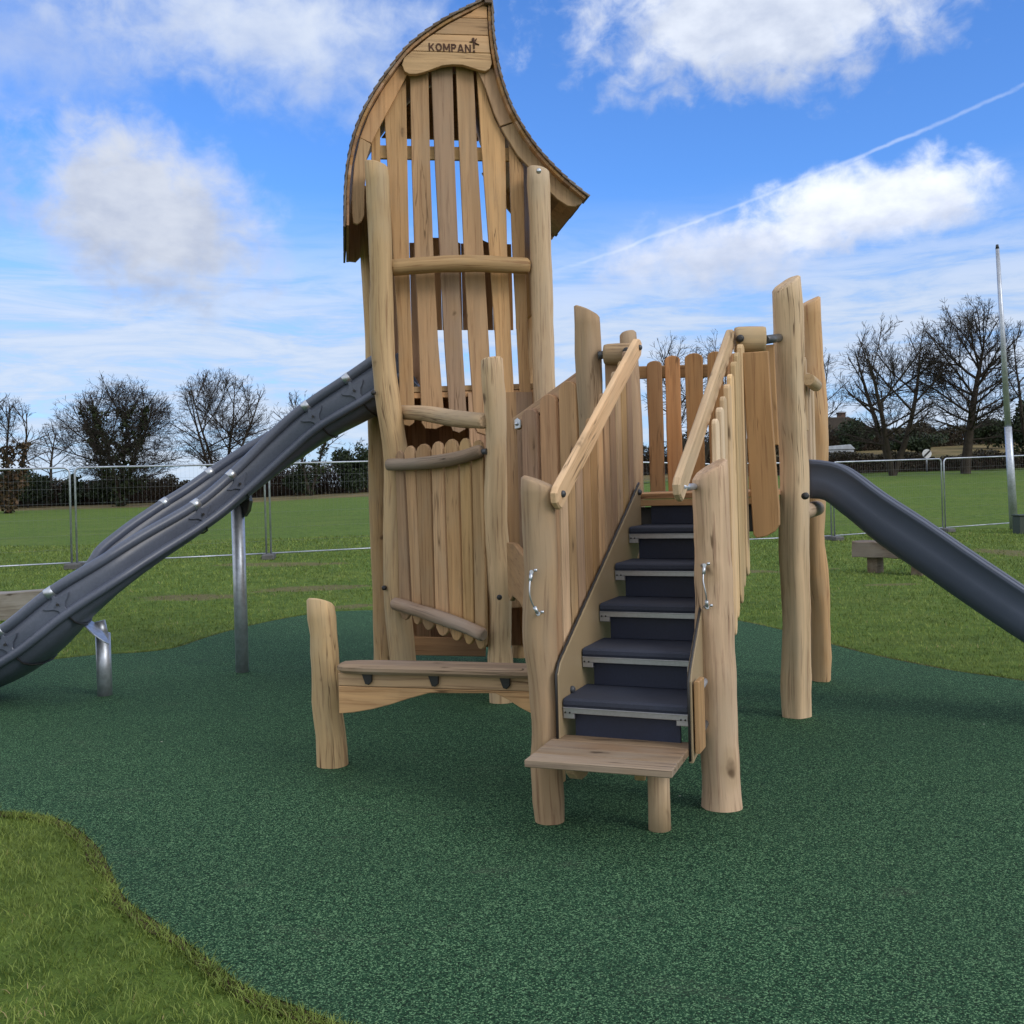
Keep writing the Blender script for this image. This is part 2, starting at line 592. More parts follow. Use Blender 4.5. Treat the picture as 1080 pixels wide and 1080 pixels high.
# rough tan pasture on the far slope
far = sstep(t, sp.outputs[1], 66, 70)
tan_ = mixc(t, sstep(t, noise(t, oc, .35, 6, .7), .35, .65), (.105, .095, .045), (.21, .165, .085))
col = mixc(t, far, col, tan_)
t.links.new(col, b.inputs['Base Color'])
bump(t, b, mth(t, 'ADD', n1, mth(t, 'MULTIPLY', n4, .5)), .9, .05)
M['field'] = m

m, t, b = newmat('green_rubber_crumb', .95, spec=.10)
tcn = N(t, 'ShaderNodeTexCoord')
oc = tcn.outputs['Object']
vo = N(t, 'ShaderNodeTexVoronoi'); vo.inputs['Scale'].default_value = 235
t.links.new(oc, vo.inputs['Vector'])
cr = N_sep(t, vo.outputs['Color'])
vo2 = N(t, 'ShaderNodeTexVoronoi'); vo2.inputs['Scale'].default_value = 150
t.links.new(oc, vo2.inputs['Vector'])
cr2 = N_sep(t, vo2.outputs['Color'])
col = mixc(t, sstep(t, cr, .2, .8), (.011, .042, .021), (.042, .104, .056))
col = mixc(t, sstep(t, cr, .74, .88), col, (.150, .285, .145))
col = mixc(t, mth(t, 'MULTIPLY', sstep(t, cr2, .74, .84), .85), col, (.007, .018, .012))
col = mixc(t, mth(t, 'MULTIPLY', sstep(t, noise(t, oc, .9, 5, .6), .35, .7), .22), col, (.026, .056, .034))
scf = noise(t, vmul(t, oc, (1.0, 2.2, 1)), 1.7, 8, .72, .6)
col = mixc(t, mth(t, 'MULTIPLY', sstep(t, scf, .56, .72), .22), col, (.105, .120, .088))
vo3 = N(t, 'ShaderNodeTexVoronoi'); vo3.inputs['Scale'].default_value = 3.2
t.links.new(oc, vo3.inputs['Vector'])
fl = mth(t, 'MULTIPLY', mth(t, 'LESS_THAN', vo3.outputs['Distance'], .022), mth(t, 'GREATER_THAN', N_sep(t, vo3.outputs['Color']), .45))
col = mixc(t, fl, col, (.45, .45, .38))
t.links.new(col, b.inputs['Base Color'])
bump(t, b, mth(t, 'SUBTRACT', 1.0, vo.outputs['Distance']), .55, .004)
M['pad'] = m
M['soil'] = simple('edge_soil', (.075, .052, .034), .95, 0, .4, 30, .6, .1)
M['road'] = simple('asphalt', (.05, .05, .052), .9, 0, .2, 3, .3, .2)

# ------------------------------------------------------------------ ground
def lerp1(x, xs, ys):
    return float(np.interp(x, xs, ys))


def hgt(X, Y):
    if Y < 8: return 0.0
    ta = X / Y
    hl = lerp1(Y, [13, 20, 80, 140, 300, 900], [0, .19, 1.15, 1.9, 3.2, 6])
    hm = lerp1(Y, [12, 14, 80, 140, 300, 900], [0, .02, 1.6, 2.2, 3.2, 6])
    hr = lerp1(Y, [8, 27, 61, 66, 110, 140, 300, 900], [0, .0, 1.9, 1.95, 5.6, 6.6, 7.5, 9])
    wl = max(0.0, min(1.0, (-.1 - ta) / .3)); wr = max(0.0, min(1.0, (ta + .1) / .38))
    wl = wl * wl * (3 - 2 * wl); wr = wr * wr * (3 - 2 * wr)
    h = hm + (hl - hm) * wl + (hr - hm) * wr
    if Y > 12:
        h += .035 * min(1, (Y - 12) / 6) * mnoise.noise(Vector((X * .35, Y * .5, 3)))
    return h


MUD = []
for px, py, rxp, ryp in ((205, 634, 70, 3.2), (330, 625, 75, 2.6), (372, 641, 34, 3.0), (120, 606, 40, 2.0), (300, 604, 90, 1.8), (800, 603, 30, 1.8), (1062, 583, 34, 6), (940, 617, 40, 1.6), (870, 600, 20, 1.4)):
    c_ = PG(px, py); q_ = PG(px, py - ryp)
    MUD.append((c_.x, c_.y, rxp / FPX * c_.y, max(.22, q_.y - c_.y)))


def mudv(x, y):
    return max(math.exp(-((x - a) / rx_) ** 2 - ((y - b_) / ry_) ** 2) for a, b_, rx_, ry_ in MUD)


def field():
    xs = np.unique(np.concatenate([np.linspace(-900, -60, 30), np.linspace(-60, -20, 30), np.linspace(-20, 24, 110), np.linspace(24, 80, 45), np.linspace(80, 900, 30)]))
    ys = np.unique(np.concatenate([np.linspace(-300, 0, 12), np.linspace(0, 8, 12), np.linspace(8, 34, 90), np.linspace(34, 150, 110), np.linspace(150, 1200, 40)]))
    vs = [(x, y, hgt(x, y)) for y in ys for x in xs]
    nx = len(xs)
    fs = [(j * nx + i, j * nx + i + 1, (j + 1) * nx + i + 1, (j + 1) * nx + i) for j in range(len(ys) - 1) for i in range(nx - 1)]
    me = bpy.data.meshes.new('grass_field')
    me.from_pydata(vs, [], fs)
    me.polygons.foreach_set('use_smooth', [True] * len(fs))
    me.materials.append(M['field'])
    at = me.attributes.new('mud', 'FLOAT', 'POINT')
    at.data.foreach_set('value', [mudv(v_[0], v_[1]) if 8 < v_[1] < 34 else 0.0 for v_ in vs])
    o = bpy.data.objects.new('grass_field', me)
    S.collection.objects.link(o)
    tag(o, 'mown green playing field with muddy patches', None, None, 'structure')


field()

# green rubber play surface; its edge bulges into the grass at the near left
patch_px = [(-60, 852), (0, 858), (38, 861), (70, 870), (100, 893), (116, 920), (130, 948), (160, 972), (200, 1000), (232, 1024), (262, 1046), (310, 1064), (360, 1084), (420, 1110)]
far_px = [(-80, 703), (-20, 701), (40, 698), (100, 692), (150, 689), (185, 684), (215, 674), (250, 664), (300, 653), (350, 646), (420, 643), (520, 640), (640, 642), (720, 647), (780, 656), (830, 667), (870, 679), (920, 692), (1000, 708), (1080, 720), (1180, 742)]
near_edge = [PG(*p) for p in patch_px]
far_edge = [PG(*p) for p in far_px]
near_edge = [Vector((-8.5, 4.6, 0)), Vector((-5.5, 5.05, 0))] + near_edge + [Vector((-.2, 2.3, 0)), Vector((1.2, 1.2, 0)), Vector((4, .2, 0)), Vector((8, .5, 0))]
far_edge = [Vector((-8.5, 8.2, 0)), Vector((-6.4, 8.8, 0))] + far_edge + [Vector((9, 6.4, 0))]
outline = crom(near_edge, 6) + crom(far_edge[::-1], 6)


def sheet(name, pts, z, mat, t_=.0):
    me = bpy.data.meshes.new(name)
    me.from_pydata([(p.x, p.y, z) for p in pts], [], [tuple(range(len(pts)))])
    me.materials.append(mat)
    me.update()
    if me.polygons[0].normal.z < 0:
        me.flip_normals()
    o = bpy.data.objects.new(name, me)
    S.collection.objects.link(o)
    return o


tag(sheet('rubber_surface', outline, .012, M['pad']), 'speckled dark green rubber safety surface', None, None, 'structure')


def offset_poly(pts, d):
    n = len(pts)
    out = []
    ar = sum(pts[i].x * pts[(i + 1) % n].y - pts[(i + 1) % n].x * pts[i].y for i in range(n))
    s_ = 1 if ar > 0 else -1
    for i in range(n):
        e = pts[(i + 1) % n] - pts[i - 1]
        nn = Vector((e.y, -e.x, 0)).normalized() * s_
        out.append(pts[i] + nn * (d * (1 + .7 * mnoise.noise(pts[i] * 3))))
    return out


tag(sheet('soil_edge', offset_poly(outline, .05), .007, M['soil']), 'thin strip of bare soil round the rubber surface', None, None, 'structure')

# grass blades -------------------------------------------------------------
poly = np.array([(p.x, p.y) for p in outline])


def inside(px, py):
    x1, y1 = poly[:, 0], poly[:, 1]
    x2, y2 = np.roll(x1, -1), np.roll(y1, -1)
    res = np.zeros(len(px), bool)
    for a, b_, c_, d in zip(x1, y1, x2, y2):
        cond = ((b_ > py) != (d > py))
        if not cond.any(): continue
        xi = (c_ - a) * (py - b_) / (d - b_ + 1e-12) + a
        res ^= cond & (px < xi)
    return res


def blades(x, y, hh, wd, lean):
    n = len(x)
    z = np.array([hgt(a, b_) for a, b_ in zip(x, y)])
    th = nprng.uniform(0, 2 * np.pi, n)
    la = nprng.uniform(0, 2 * np.pi, n)
    h = hh * nprng.uniform(.5, 1.25, n)
    l_ = lean * h * nprng.uniform(.2, 1.3, n)
    cx, cy = np.cos(th) * wd / 2, np.sin(th) * wd / 2
    p0 = np.stack([x - cx, y - cy, z], 1); p1 = np.stack([x + cx, y + cy, z], 1)
    mx, my = x + np.cos(la) * l_ * .35, y + np.sin(la) * l_ * .35
    p2 = np.stack([mx + cx * .8, my + cy * .8, z + h * .6], 1); p3 = np.stack([mx - cx * .8, my - cy * .8, z + h * .6], 1)
    p4 = np.stack([x + np.cos(la) * l_, y + np.sin(la) * l_, z + h], 1)
    V = np.stack([p0, p1, p2, p3, p4], 1).reshape(-1, 3)
    i = np.arange(n) * 5
    quads = np.stack([i, i + 1, i + 2, i + 3], 1)
    tris = np.stack([i + 3, i + 2, i + 4], 1)
    return V, quads, tris


def mesh_np(name, V, quads, tris, rvals, mat):
    me = bpy.data.meshes.new(name)
    me.vertices.add(len(V))
    me.vertices.foreach_set('co', V.astype(np.float32).ravel())
    nq, ntr = len(quads), len(tris)
    me.loops.add(nq * 4 + ntr * 3)
    me.polygons.add(nq + ntr)
    me.loops.foreach_set('vertex_index', np.concatenate([quads.ravel(), tris.ravel()]).astype(np.int32))
    st = np.concatenate([np.arange(nq) * 4, nq * 4 + np.arange(ntr) * 3])
    me.polygons.foreach_set('loop_start', st.astype(np.int32))
    me.update(calc_edges=True)
    at = me.attributes.new('rnd', 'FLOAT', 'POINT')
    at.data.foreach_set('value', rvals.astype(np.float32))
    me.materials.append(mat)
    me.validate()
    return me


def grass():
    Vs, Qs, Ts, Rs, b0 = [], [], [], [], 0

    def put(x, y, hh, wd, lean):
        nonlocal b0
        keep = ~inside(x, y)
        keep &= np.array([mudv(a, b_) if b_ > 7 else 0.0 for a, b_ in zip(x, y)]) * .95 < nprng.random(len(x))
        x, y = x[keep], y[keep]
        # thin out in patches so the turf is uneven
        V, q, t_ = blades(x, y, hh if np.isscalar(hh) else hh[keep], wd if np.isscalar(wd) else wd[keep], lean)
        pat = np.array([mnoise.noise(Vector((a * 2.2, b_ * 2.2, 0))) * .5 + mnoise.noise(Vector((a * 9, b_ * 9, 5))) * .25 for a, b_ in zip(x, y)])
        r_ = np.clip(.42 + pat * .9 + nprng.normal(0, .17, len(x)), 0, 1)
        Vs.append(V); Qs.append(q + b0); Ts.append(t_ + b0); Rs.append(np.repeat(r_, 5))
        b0 += len(V)
    n = 85000
    y = nprng.uniform(2.2, 5.6, n); x = nprng.uniform(-4.2, .3, n)
    k = (x > -.62 * y)
    clump = np.array([mnoise.noise(Vector((a * 5, b_ * 5, 1))) for a, b_ in zip(x[k], y[k])])
    put(x[k], y[k], np.clip(.024 + .018 * clump, .010, .05), .0032, 1.1)
    n = 170000
    y = 6.3 + 22 * nprng.random(n) ** 1.35
    x = nprng.uniform(-.60, .60, n) * y
    put(x, y, .030 + .0012 * np.maximum(0, y - 8), .0045 + .0006 * np.maximum(0, y - 8), 1.0)
    # ragged fringe along the rubber edge
    pts = np.array([(p.x, p.y) for p in offset_poly(outline, .03)])
    seg = nprng.integers(0, len(pts), 14000)
    u = nprng.random(14000)[:, None]
    q = pts[seg] * (1 - u) + pts[(seg + 1) % len(pts)] * u + nprng.normal(0, .022, (14000, 2))
    k = (q[:, 1] > 1) & (np.abs(q[:, 0]) < .62 * q[:, 1]) & (q[:, 0] < 6)
    put(q[k, 0], q[k, 1], .030, .004, 1.2)
    V = np.concatenate(Vs); Q = np.concatenate(Qs); T_ = np.concatenate(Ts)
    me = mesh_np('grass', V, Q, T_, np.concatenate(Rs), M['blade'])
    o = bpy.data.objects.new('grass', me)
    S.collection.objects.link(o)
    tag(o, 'short green grass blades of the field and the near verge', 'grass', None, 'stuff')


grass()

# road beyond the field on the right
rp = [Vector((6, 62.5, 0)), Vector((30, 63.5, 0)), Vector((60, 64, 0)), Vector((130, 66, 0))]
rp = crom(rp, 14)
vs, fs = [], []
for p in rp:
    for d in (0, 1.3, 2.6):
        vs.append((p.x, p.y + d, hgt(p.x, p.y + d) + .06))
for i in range(len(rp) - 1):
    for j in range(2):
        k = i * 3 + j
        fs.append((k, k + 3, k + 4, k + 1))
me = bpy.data.meshes.new('road'); me.from_pydata(vs, [], fs); me.materials.append(M['road'])
o = bpy.data.objects.new('road', me); S.collection.objects.link(o)
tag(o, 'dark lane running behind the field under the bare trees', None, None, 'structure')

# ================================================================== PLAYGROUND STRUCTURE
Z = Vector((0, 0, 1))
root = empty('climbing_tower_playset', (.4, 6.9, 0), 'large timber climbing tower with shingled hood roof, deck, stairs and two slides on green rubber', 'playground')


def wobble_path(p0, p1, amp=.02, n=14, kinks=1.0):
    sd_ = rnd.uniform(0, 100)
    out = []
    for i in range(n + 1):
        t = i / n
        p = p0.lerp(p1, t)
        e = math.sin(math.pi * t) * .6 + .4
        out.append(p + Vector((mnoise.noise(Vector((sd_, t * 2.4 * kinks, 0))), mnoise.noise(Vector((sd_ + 9, t * 2.4 * kinks, 4))), 0)) * amp * 2 * e)
    return out


def post(p0, p1, r0, r1, tilt=None, irr=.10, facet=.0, amp=.018, label=None, mat='log', n=30):
    mb = MB()
    path = wobble_path(p0, p1, amp * 1.15, n, 1.5)
    rad = []
    sd_ = rnd.uniform(0, 90)
    for i in range(len(path)):
        t = i / (len(path) - 1)
        rad.append((r0 + (r1 - r0) * t) * (1 + .09 * mnoise.noise(Vector((sd_, t * 6, 0))) + .05 * mnoise.noise(Vector((sd_, t * 15, 3)))))
    # the last centimetres ease in, so that the sawn edge is rounded over
    q0, q1 = path[-2], path[-1]
    path.insert(-1, q1 - (q1 - q0).normalized() * .013); rad.insert(-1, rad[-1]); rad[-1] *= .84
    path.insert(0, path[0] - Z * .03); rad.insert(0, rad[0])
    mb.tube(path, rad, 26, irr, 0, None, None, tilt, facet)
    # carry the slope of the cut into the ring under the lip as well
    ob = mb.build('log_post', M[mat], root)
    if label: ob['label'] = label
    return ob, path


def bolt(parent, p, nrm, r=.017, mat='black', name='bolt'):
    nrm = nrm.normalized()
    mb = MB()
    mb.tube([p - nrm * .02, p + nrm * .006, p + nrm * .012, p + nrm * .016], [r, r, r * .8, r * .4], 14)
    return mb.build(name, M[mat], parent)


def rod(parent, a, b_, r=.016, mat='galv', name='spacer_rod'):
    mb = MB(); mb.tube([a, b_], r, 12)
    return mb.build(name, M[mat], parent)


# ---- posts.  depth of each foot read off the ground plane
pA, pathA = post(PG(580, 873) + Vector((0, .07, 0)), P(567, 507, 4.70), .072, .082, (-.35, .1, .0), .09, .03, .014, 'front post left of the stairs with a steel cable loop')
pB, pathB = post(PG(762, 855) + Vector((0, .03, 0)), P(748, 493, 4.84), .096, .086, (.55, .1, 0), .05, .0, .006, 'thick front post right of the stairs with a steel cable loop')
pC, pathC = post(PG(844, 760) + Vector((0, .08, 0)), P(827, 298, 6.2), .097, .094, (.5, .1, 0), .09, .10, .02, 'tall faceted corner post right of the stairs')
pD, pathD = post(PG(869, 721) + Vector((0, .08, 0)), P(853, 318, 7.65), .078, .088, (.45, .1, 0), .20, .06, .02, 'knotty post behind the slide mouth')
pG, pathG = post(PG(626, 786) + Vector((0, .2, 0)) if False else Vector((.56, 6.42, 0)), P(618, 327, 6.34), .085, .082, (-.5, .0, 0), .08, .10, .012)
pI, pathI = post(Vector((1.02, 7.83, 0)), P(662, 351, 7.8), .075, .066, (.1, -.2, 0), .06, .02, .01)
pE, pathE = post(PG(528, 744) + Vector((0, .08, 0)), P(517, 378, 7.2), .094, .078, (.1, -.1, 0), .13, .0, .022, 'centre post with rounded top in front of the slats')
pF, pathF = post(Vector((-.905, 8.05, 0)), P(395, 172, 7.98), .115, .088, (-.30, 0, 0), .13, .0, .03, 'tall left corner post of the tower')
pH, pathH = post(T0 + TU * 1.30 + Vector((0, 0, 0)), PT(567, 178, 0), .105, .088, (-.2, 0, 0), .12, .0, .026, 'tall right corner post of the tower')
pFb, _ = post(Vector((-1.22, 9.2, 0)), P(388, 215, 9.15), .09, .085, None, .08)
pHb, _ = post(T0 + TU * 1.22 + TV * 1.15, P(566, 240, 9.3), .09, .085, None, .08)
pN, _ = post(PG(348, 812) + Vector((0, .07, 0)), P(337, 634, 5.74), .092, .076, (-.25, -.45, 0), .06, .0, .01, 'short rounded post at the end of the bench', n=10)

for par, px, py, Y in ((pF, 393, 414, 7.93), (pF, 404.5, 620, 7.95), (pE, 526, 630, 7.13), (pC, 849, 523, 6.18), (pD, 852, 404, 7.6), (pH, 567.5, 180, 8.06)):
    bolt(par, P(px, py, Y - .02), Vector((0, -1, .1)), .020 if par is not pC else .022, 'steel' if (px == 567.5) else 'black')


def cable_loop(parent, pts, Y):
    q = [P(a, b_, Y + k) for a, b_, k in pts]
    mb = MB(); mb.tube(crom(q, 6), .0034, 8)
    c_ = mb.build('cable_loop', M['steel'], parent)
    for a, nb in ((q[0], q[1]), (q[-1], q[-2])):
        mb = MB()
        d = (nb - a).normalized()
        mb.tube([a - d * .004, a + d * .042], .0085, 12)
        mb.build('cable_ferrule', M['steel'], parent)
        mb = MB()
        mb.tube([a + Vector((.0, .05, .0)), a + Vector((0, -.010, .004))], .009, 12)
        mb.tube([a + Vector((.012, -.004, .010)), a + Vector((.026, -.006, .012))], .007, 10)
        mb.build('cable_shackle', M['steel'], parent)


cable_loop(pA, [(560, 604, 0), (558, 617, -.03), (559, 632, -.035), (567, 648, 0)], 4.575)
cable_loop(pB, [(742, 597, 0), (741, 612, -.03), (744, 628, -.035), (745, 641, 0)], 4.755)

# ------------------------------------------------------------------ stairs
# stringer panels: tan sheet sides, with a dark rubber lip on their upper edge
vt = 1.50
def ur(v):      # the right side draws in a little where it meets its post
    return SW + .002 - .036 * max(0.0, min(1.0, v / .45))


for side in (0, 1):
    u0 = -.022
    mb = MB()
    if side == 0:
        pts = [(-.035, .36), (-.035, stair_z(0) + .115), (0.0, stair_z(0) + .165), (vt, stair_z(vt) + .06), (vt, DECK - .30), (.32, .36)]
        mb.prism(pts, W(u0, 0), SV, Z, SU, .020, .003, 'x')
    else:
        zm = (stair_z(0) + .165) * (1 - .45 / vt) + (stair_z(vt) + .06) * .45 / vt
        a3, b3 = W(ur(0), 0), W(ur(.45), .45)
        dv = (b3 - a3); Lp = dv.length; dv.normalize(); nv = Z.cross(dv) * -1
        mb.prism([(-.035, .36), (-.035, stair_z(0) + .115), (0.0, stair_z(0) + .165), (Lp, zm), (Lp, .42), (.32, .36)], a3, dv, Z, nv, .020, .002, 'x')
        mb.prism([(.452, .43), (.452, zm), (vt, stair_z(vt) + .06), (vt, DECK - .30)], W(ur(.5), 0), SV, Z, SU, .020, .002, 'x')
    st = mb.build('stair_stringer', M['hdpe'], root)
    mb = MB()
    uc = (lambda v: u0 + .01) if side == 0 else (lambda v: ur(v) + .01)
    lip = [W(uc(v), v, z) for v, z in [(-.041, .37), (-.041, stair_z(0) + .118), (-.002, stair_z(0) + .172)]]
    n = 46
    for i in range(n + 1):
        t_ = i / n
        lip.append(W(uc(vt * t_), vt * t_, (stair_z(0) + .171) * (1 - t_) + (stair_z(vt) + .066) * t_ + .0045 * (i % 2)))
    mb.tube(lip, .0062, 8)
    mb.build('edge_strip', M['black'], st)
    for v, z in ((.14, .62), (vt - .05, DECK + .01)):
        bolt(st, W(.002 if side == 0 else ur(v) - .001, v, z), SU if side == 0 else -SU, .018, 'bolt')

for k in range(5):
    z = H1 + k * RISE
    wk = (SW - .008, .578, .560, .560, .560)[k]
    mb = MB()
    # rubber covered tread with a rounded nose
    prof = [(0.006, -.040), (0.0, -.028), (.002, -.010), (.012, -.002), (.03, 0), (.362, 0), (.362, -.040)]
    mb.prism(prof, W(.004, RUN * k, z), SV, Z, SU, wk, .002, 'x')
    tr_ = mb.build('stair_tread', M['rubber'], root)
    mb = MB()
    mb.box(W(.002, RUN * k + .004, z - .070), SU, Z, SV, wk + .002, .029, .022, .002, 'x')
    mb.box(W(.002, RUN * k - .001, z - .046), SU, Z, SV, wk + .002, .004, .006, .001, 'x')
    mb.box(W(.002, RUN * k + .006, z - .095), SU, Z, SV, .055, .026, .020, .002, 'x')
    mb.box(W(wk - .050, RUN * k + .006, z - .095), SU, Z, SV, .055, .026, .020, .002, 'x')
    mb.build('tread_nosing', M['alu'], tr_)
    for uu in (.014, .036, wk - .028, wk - .008):
        mb = MB()
        mb.tube([W(uu, RUN * k + .012, z - .066), W(uu, RUN * k + .0005, z - .066)], .0045, 8)
        mb.build('screw_head', M['black'], tr_)
for k in range(6):
    z1 = (H1 + k * RISE - .046) if k < 5 else DECK - .075
    z0 = H1 + (k - 1) * RISE + (.001 if k else -.06)
    mb = MB()
    mb.box(W(.048, RUN * k + .045, z0), SU, Z, SV, SW - .096, z1 - z0, .015, .002, 'x')
    mb.build('stair_riser', M['riser'], root)

# handrails
def rail_z(v):
    return 1.53 + .615 * v


HR = []
for side in (0, 1):
    u0 = .0 if side == 0 else SW - .036
    if side == 0: a, b_ = (-.075, 1.535), (1.47, 2.455)
    else: a, b_ = (-.03, 1.56), (1.44, 2.46)
    d = Vector((b_[0] - a[0], b_[1] - a[1])); L = d.length; d.normalize(); nn = Vector((-d.y, d.x))
    hw = .058
    pts = []
    for s_, t_ in [(0.0, -.6), (.02, -1), (L * .3, -1.04), (L * .6, -.97), (L - .05, -1), (L - .01, -.55), (L + .012, 0), (L - .008, .6), (L - .06, 1), (L * .7, 1.02), (L * .35, .96), (.04, 1), (.0, .75), (-.015, 0)]:
        pts.append((s_, hw * t_))
    mb = MB()
    mb.prism(pts, W(u0, a[0], a[1]), SV * d.x + Z * d.y, SV * nn.x + Z * nn.y, SU, .036, .008, 'x')
    h = mb.build('handrail', M['rail'], root)
    HR.append(h)
    nrm = SU if side == 0 else -SU
    uu = u0 + (.036 if side == 0 else 0)
    for v in (a[0] + .055, b_[0] - .05):
        bolt(h, W(uu, v, a[1] + (v - a[0]) * (b_[1] - a[1]) / (b_[0] - a[0])), nrm, .017, 'bolt')
rod(HR[0], W(.0, -.02, 1.565), W(-.10, .0, 1.565), .014, 'bolt')
rod(HR[1], W(SW - .012, .03, 1.585), W(.572, .40, 1.585), .016, 'galv')

# picket sides of the stairs; boards end below in steps along the flight
def picket(mb, o, ax, an, wdt, z0, z1, t_, round_=.5, slope=0.0, low=.0, wob=.004):
    pts = []
    h = z1 - z0
    for q in (0, .25, .5, .75, 1):
        pts.append((rnd.uniform(-wob, wob), q * (h - wdt * .35) + wdt * .12))
    pts = [(p[0], p[1]) for p in pts]
    tp = []
    for i in range(7):
        th = math.pi * (1 - i / 6)
        tp.append((wdt / 2 + math.cos(th) * wdt / 2, h - wdt * .30 * (1 - math.sin(th)) * 1.0 - (wdt / 2 - math.cos(th) * -wdt / 2) * 0))
    right = [(wdt + rnd.uniform(-wob, wob), y) for x, y in pts[::-1]]
    left = pts
    bot = [(wdt * .75, -low), (wdt * .5, -low * 1.35), (wdt * .25, -low)] if low else []
    outl = left[:-1] + tp + right[1:] + bot
    mb.prism([(x, y + z0) for x, y in outl], o, ax, Z, an, t_, .005, 'y')


mb = MB()
v = -.0
i = 0
while v < 1.42:
    zt = rail_z(v + .055) + .02 + rnd.uniform(-.008, .008)
    zb = stair_z(v) - .31 + rnd.uniform(-.02, .02)
    picket(mb, W(-.030, v + .025), SV, -SU, .097 + rnd.uniform(-.006, .006), max(.42, zb), zt, .024 + .006 * (i % 2), low=.02)
    v += .122; i += 1
mb.build('picket_panel', M['plank'], root)
mb = MB()
v = .56; i = 0
while v < 1.44:
    zt = rail_z(v + .045) + .02 + rnd.uniform(-.012, .012)
    zb = stair_z(v) - .33 + rnd.uniform(-.015, .015)
    picket(mb, W(SW + .024, v), SV, SU, .088 + rnd.uniform(-.005, .005), zb, zt, .026 + .006 * (i % 2), low=.03)
    v += .112; i += 1
mb.build('picket_panel', M['rail'], root)
mb = MB()     # outer cheek at the foot of the right-hand side
mb.box(W(SW + .030, -.02, .40), SV, Z, SU, .12, .32, .024, .004, 'y')
mb.build('stair_cheek', M['plank'], root)
rod(root, W(SW + .027, .10, .66), W(SW + .010, .30, .66), .018, 'galv')
rod(root, W(SW + .027, .10, .46), W(SW + .010, .30, .46), .018, 'bolt')
rod(root, W(-.02, .06, .66), W(-.09, .0, .66), .014, 'bolt')
rod(root, W(-.05, .15, 1.07), W(-.12, .08, 1.07), .008, 'black')

# step seat in front of the stairs
c0, c1, c2, c3 = (PG(552.5, 801, .425), PG(708, 812.5, .425), PG(731, 783, .425), PG(587, 774, .425))
mb = MB()
nb = 4
for k in range(nb):
    a0, a1 = c0.lerp(c3, k / nb + (.016 if k else 0)), c1.lerp(c2, k / nb + (.016 if k else 0))
    b0_, b1_ = c0.lerp(c3, (k + 1) / nb - .002), c1.lerp(c2, (k + 1) / nb - .002)
    xax = (a1 - a0).normalized(); yax = Z.cross(xax)
    o3 = a0 - Z * .034
    pts = []
    for q, (s0, s1) in ((0, (a0, a1)), (1, (b1_, b0_))):
        for f in (0, .25, .5, .75, 1):
            p = s0.lerp(s1, f)
            pts.append(((p - a0).dot(xax), (p - a0).dot(yax) + rnd.uniform(-.0015, .0015)))
    mb.prism(pts, o3, xax, yax, Z, .034, .004, 'x')
ss = mb.build('step_seat', M['grey'], root)
mb = MB()
lp = PG(697, 881) + Vector((0, .05, 0))
mb.tube([lp - Z * .02, lp + Z * .15, lp + Vector((0, 0, .385))], [.052, .050, .050], 20, .07)
mb.build('step_leg', M['log'], ss)
for (qa, qb) in ((P(594, 806, 4.36), P(622, 806, 4.66)), (P(668, 816, 4.30), P(672, 812, 4.62))):
    mb = MB()
    ax = (Vector((qb.x, qb.y, 0)) - Vector((qa.x, qa.y, 0))).normalized()
    arc = [(0, 0)] + [(.13 * (1 - math.cos(t_)), -.098 * math.sin(t_)) for t_ in [R(d) for d in range(30, 180, 25)]] + [(.26, 0)]
    mb.prism(arc, Vector((qa.x, qa.y, .390)), ax, Z, ax.cross(Z), .045, .004, 'x')
    mb.build('step_bracket', M['plank'], ss)

# ------------------------------------------------------------------ deck
def poly_xy(mb, pts, z0, z1, bev=.004, ax=SU):
    ay = Z.cross(ax)
    mb.prism([(p.dot(ax), p.dot(ay)) for p in pts], Vector((0, 0, z0)), ax, ay, Z, z1 - z0, bev, 'x')


mb = MB()
nb = 14
for k in range(nb):
    v0 = vt + .008 + k * 1.75 / nb
    mb.box(W(-.30, v0, DECK - .034), SU, SV, Z, 1.04, 1.75 / nb - .006, .034, .004, 'x')
deck = mb.build('platform_deck', M['board'], root)
mb = MB()
for z0 in (DECK - .0765,):
    mb.box(W(-.30, vt + .012, z0), SU, Z, SV, 1.03, .040, .04, .004, 'x')
mb.build('deck_fascia', M['board'], deck)
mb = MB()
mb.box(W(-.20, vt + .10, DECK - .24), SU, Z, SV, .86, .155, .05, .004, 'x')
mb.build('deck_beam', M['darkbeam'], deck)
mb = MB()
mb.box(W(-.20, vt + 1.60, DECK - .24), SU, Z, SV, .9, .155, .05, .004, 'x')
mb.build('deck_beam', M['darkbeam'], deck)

# logs and hanging entrance boards either side of the stair head
for side, (pxa, pxb, pyc, Y, rr) in enumerate(((637, 666, 373, 6.22, .065), (774, 806, 358.5, 5.80, .077))):
    a, b_ = P(pxa, pyc + (1 if side == 0 else 0), Y + (.05 if side == 0 else .02)), P(pxb, pyc, Y)
    mb = MB()
    mb.tube([a, a.lerp(b_, .12), a.lerp(b_, .5), a.lerp(b_, .92), b_], [rr * .93, rr, rr * 1.02, rr, rr * .96], 22, .05)
    lg = mb.build('short_log', M['log'], root)
    bolt(lg, (P(660, 370, Y - rr) if side == 0 else P(780, 357, Y - rr)), Vector((0, -1, 0)), .022)
    if side == 0: rod(lg, P(630, 375, Y + .05), a, .026, 'bolt')
    else: rod(lg, b_, P(823, 356, 6.27), .026, 'bolt')
mb = MB()
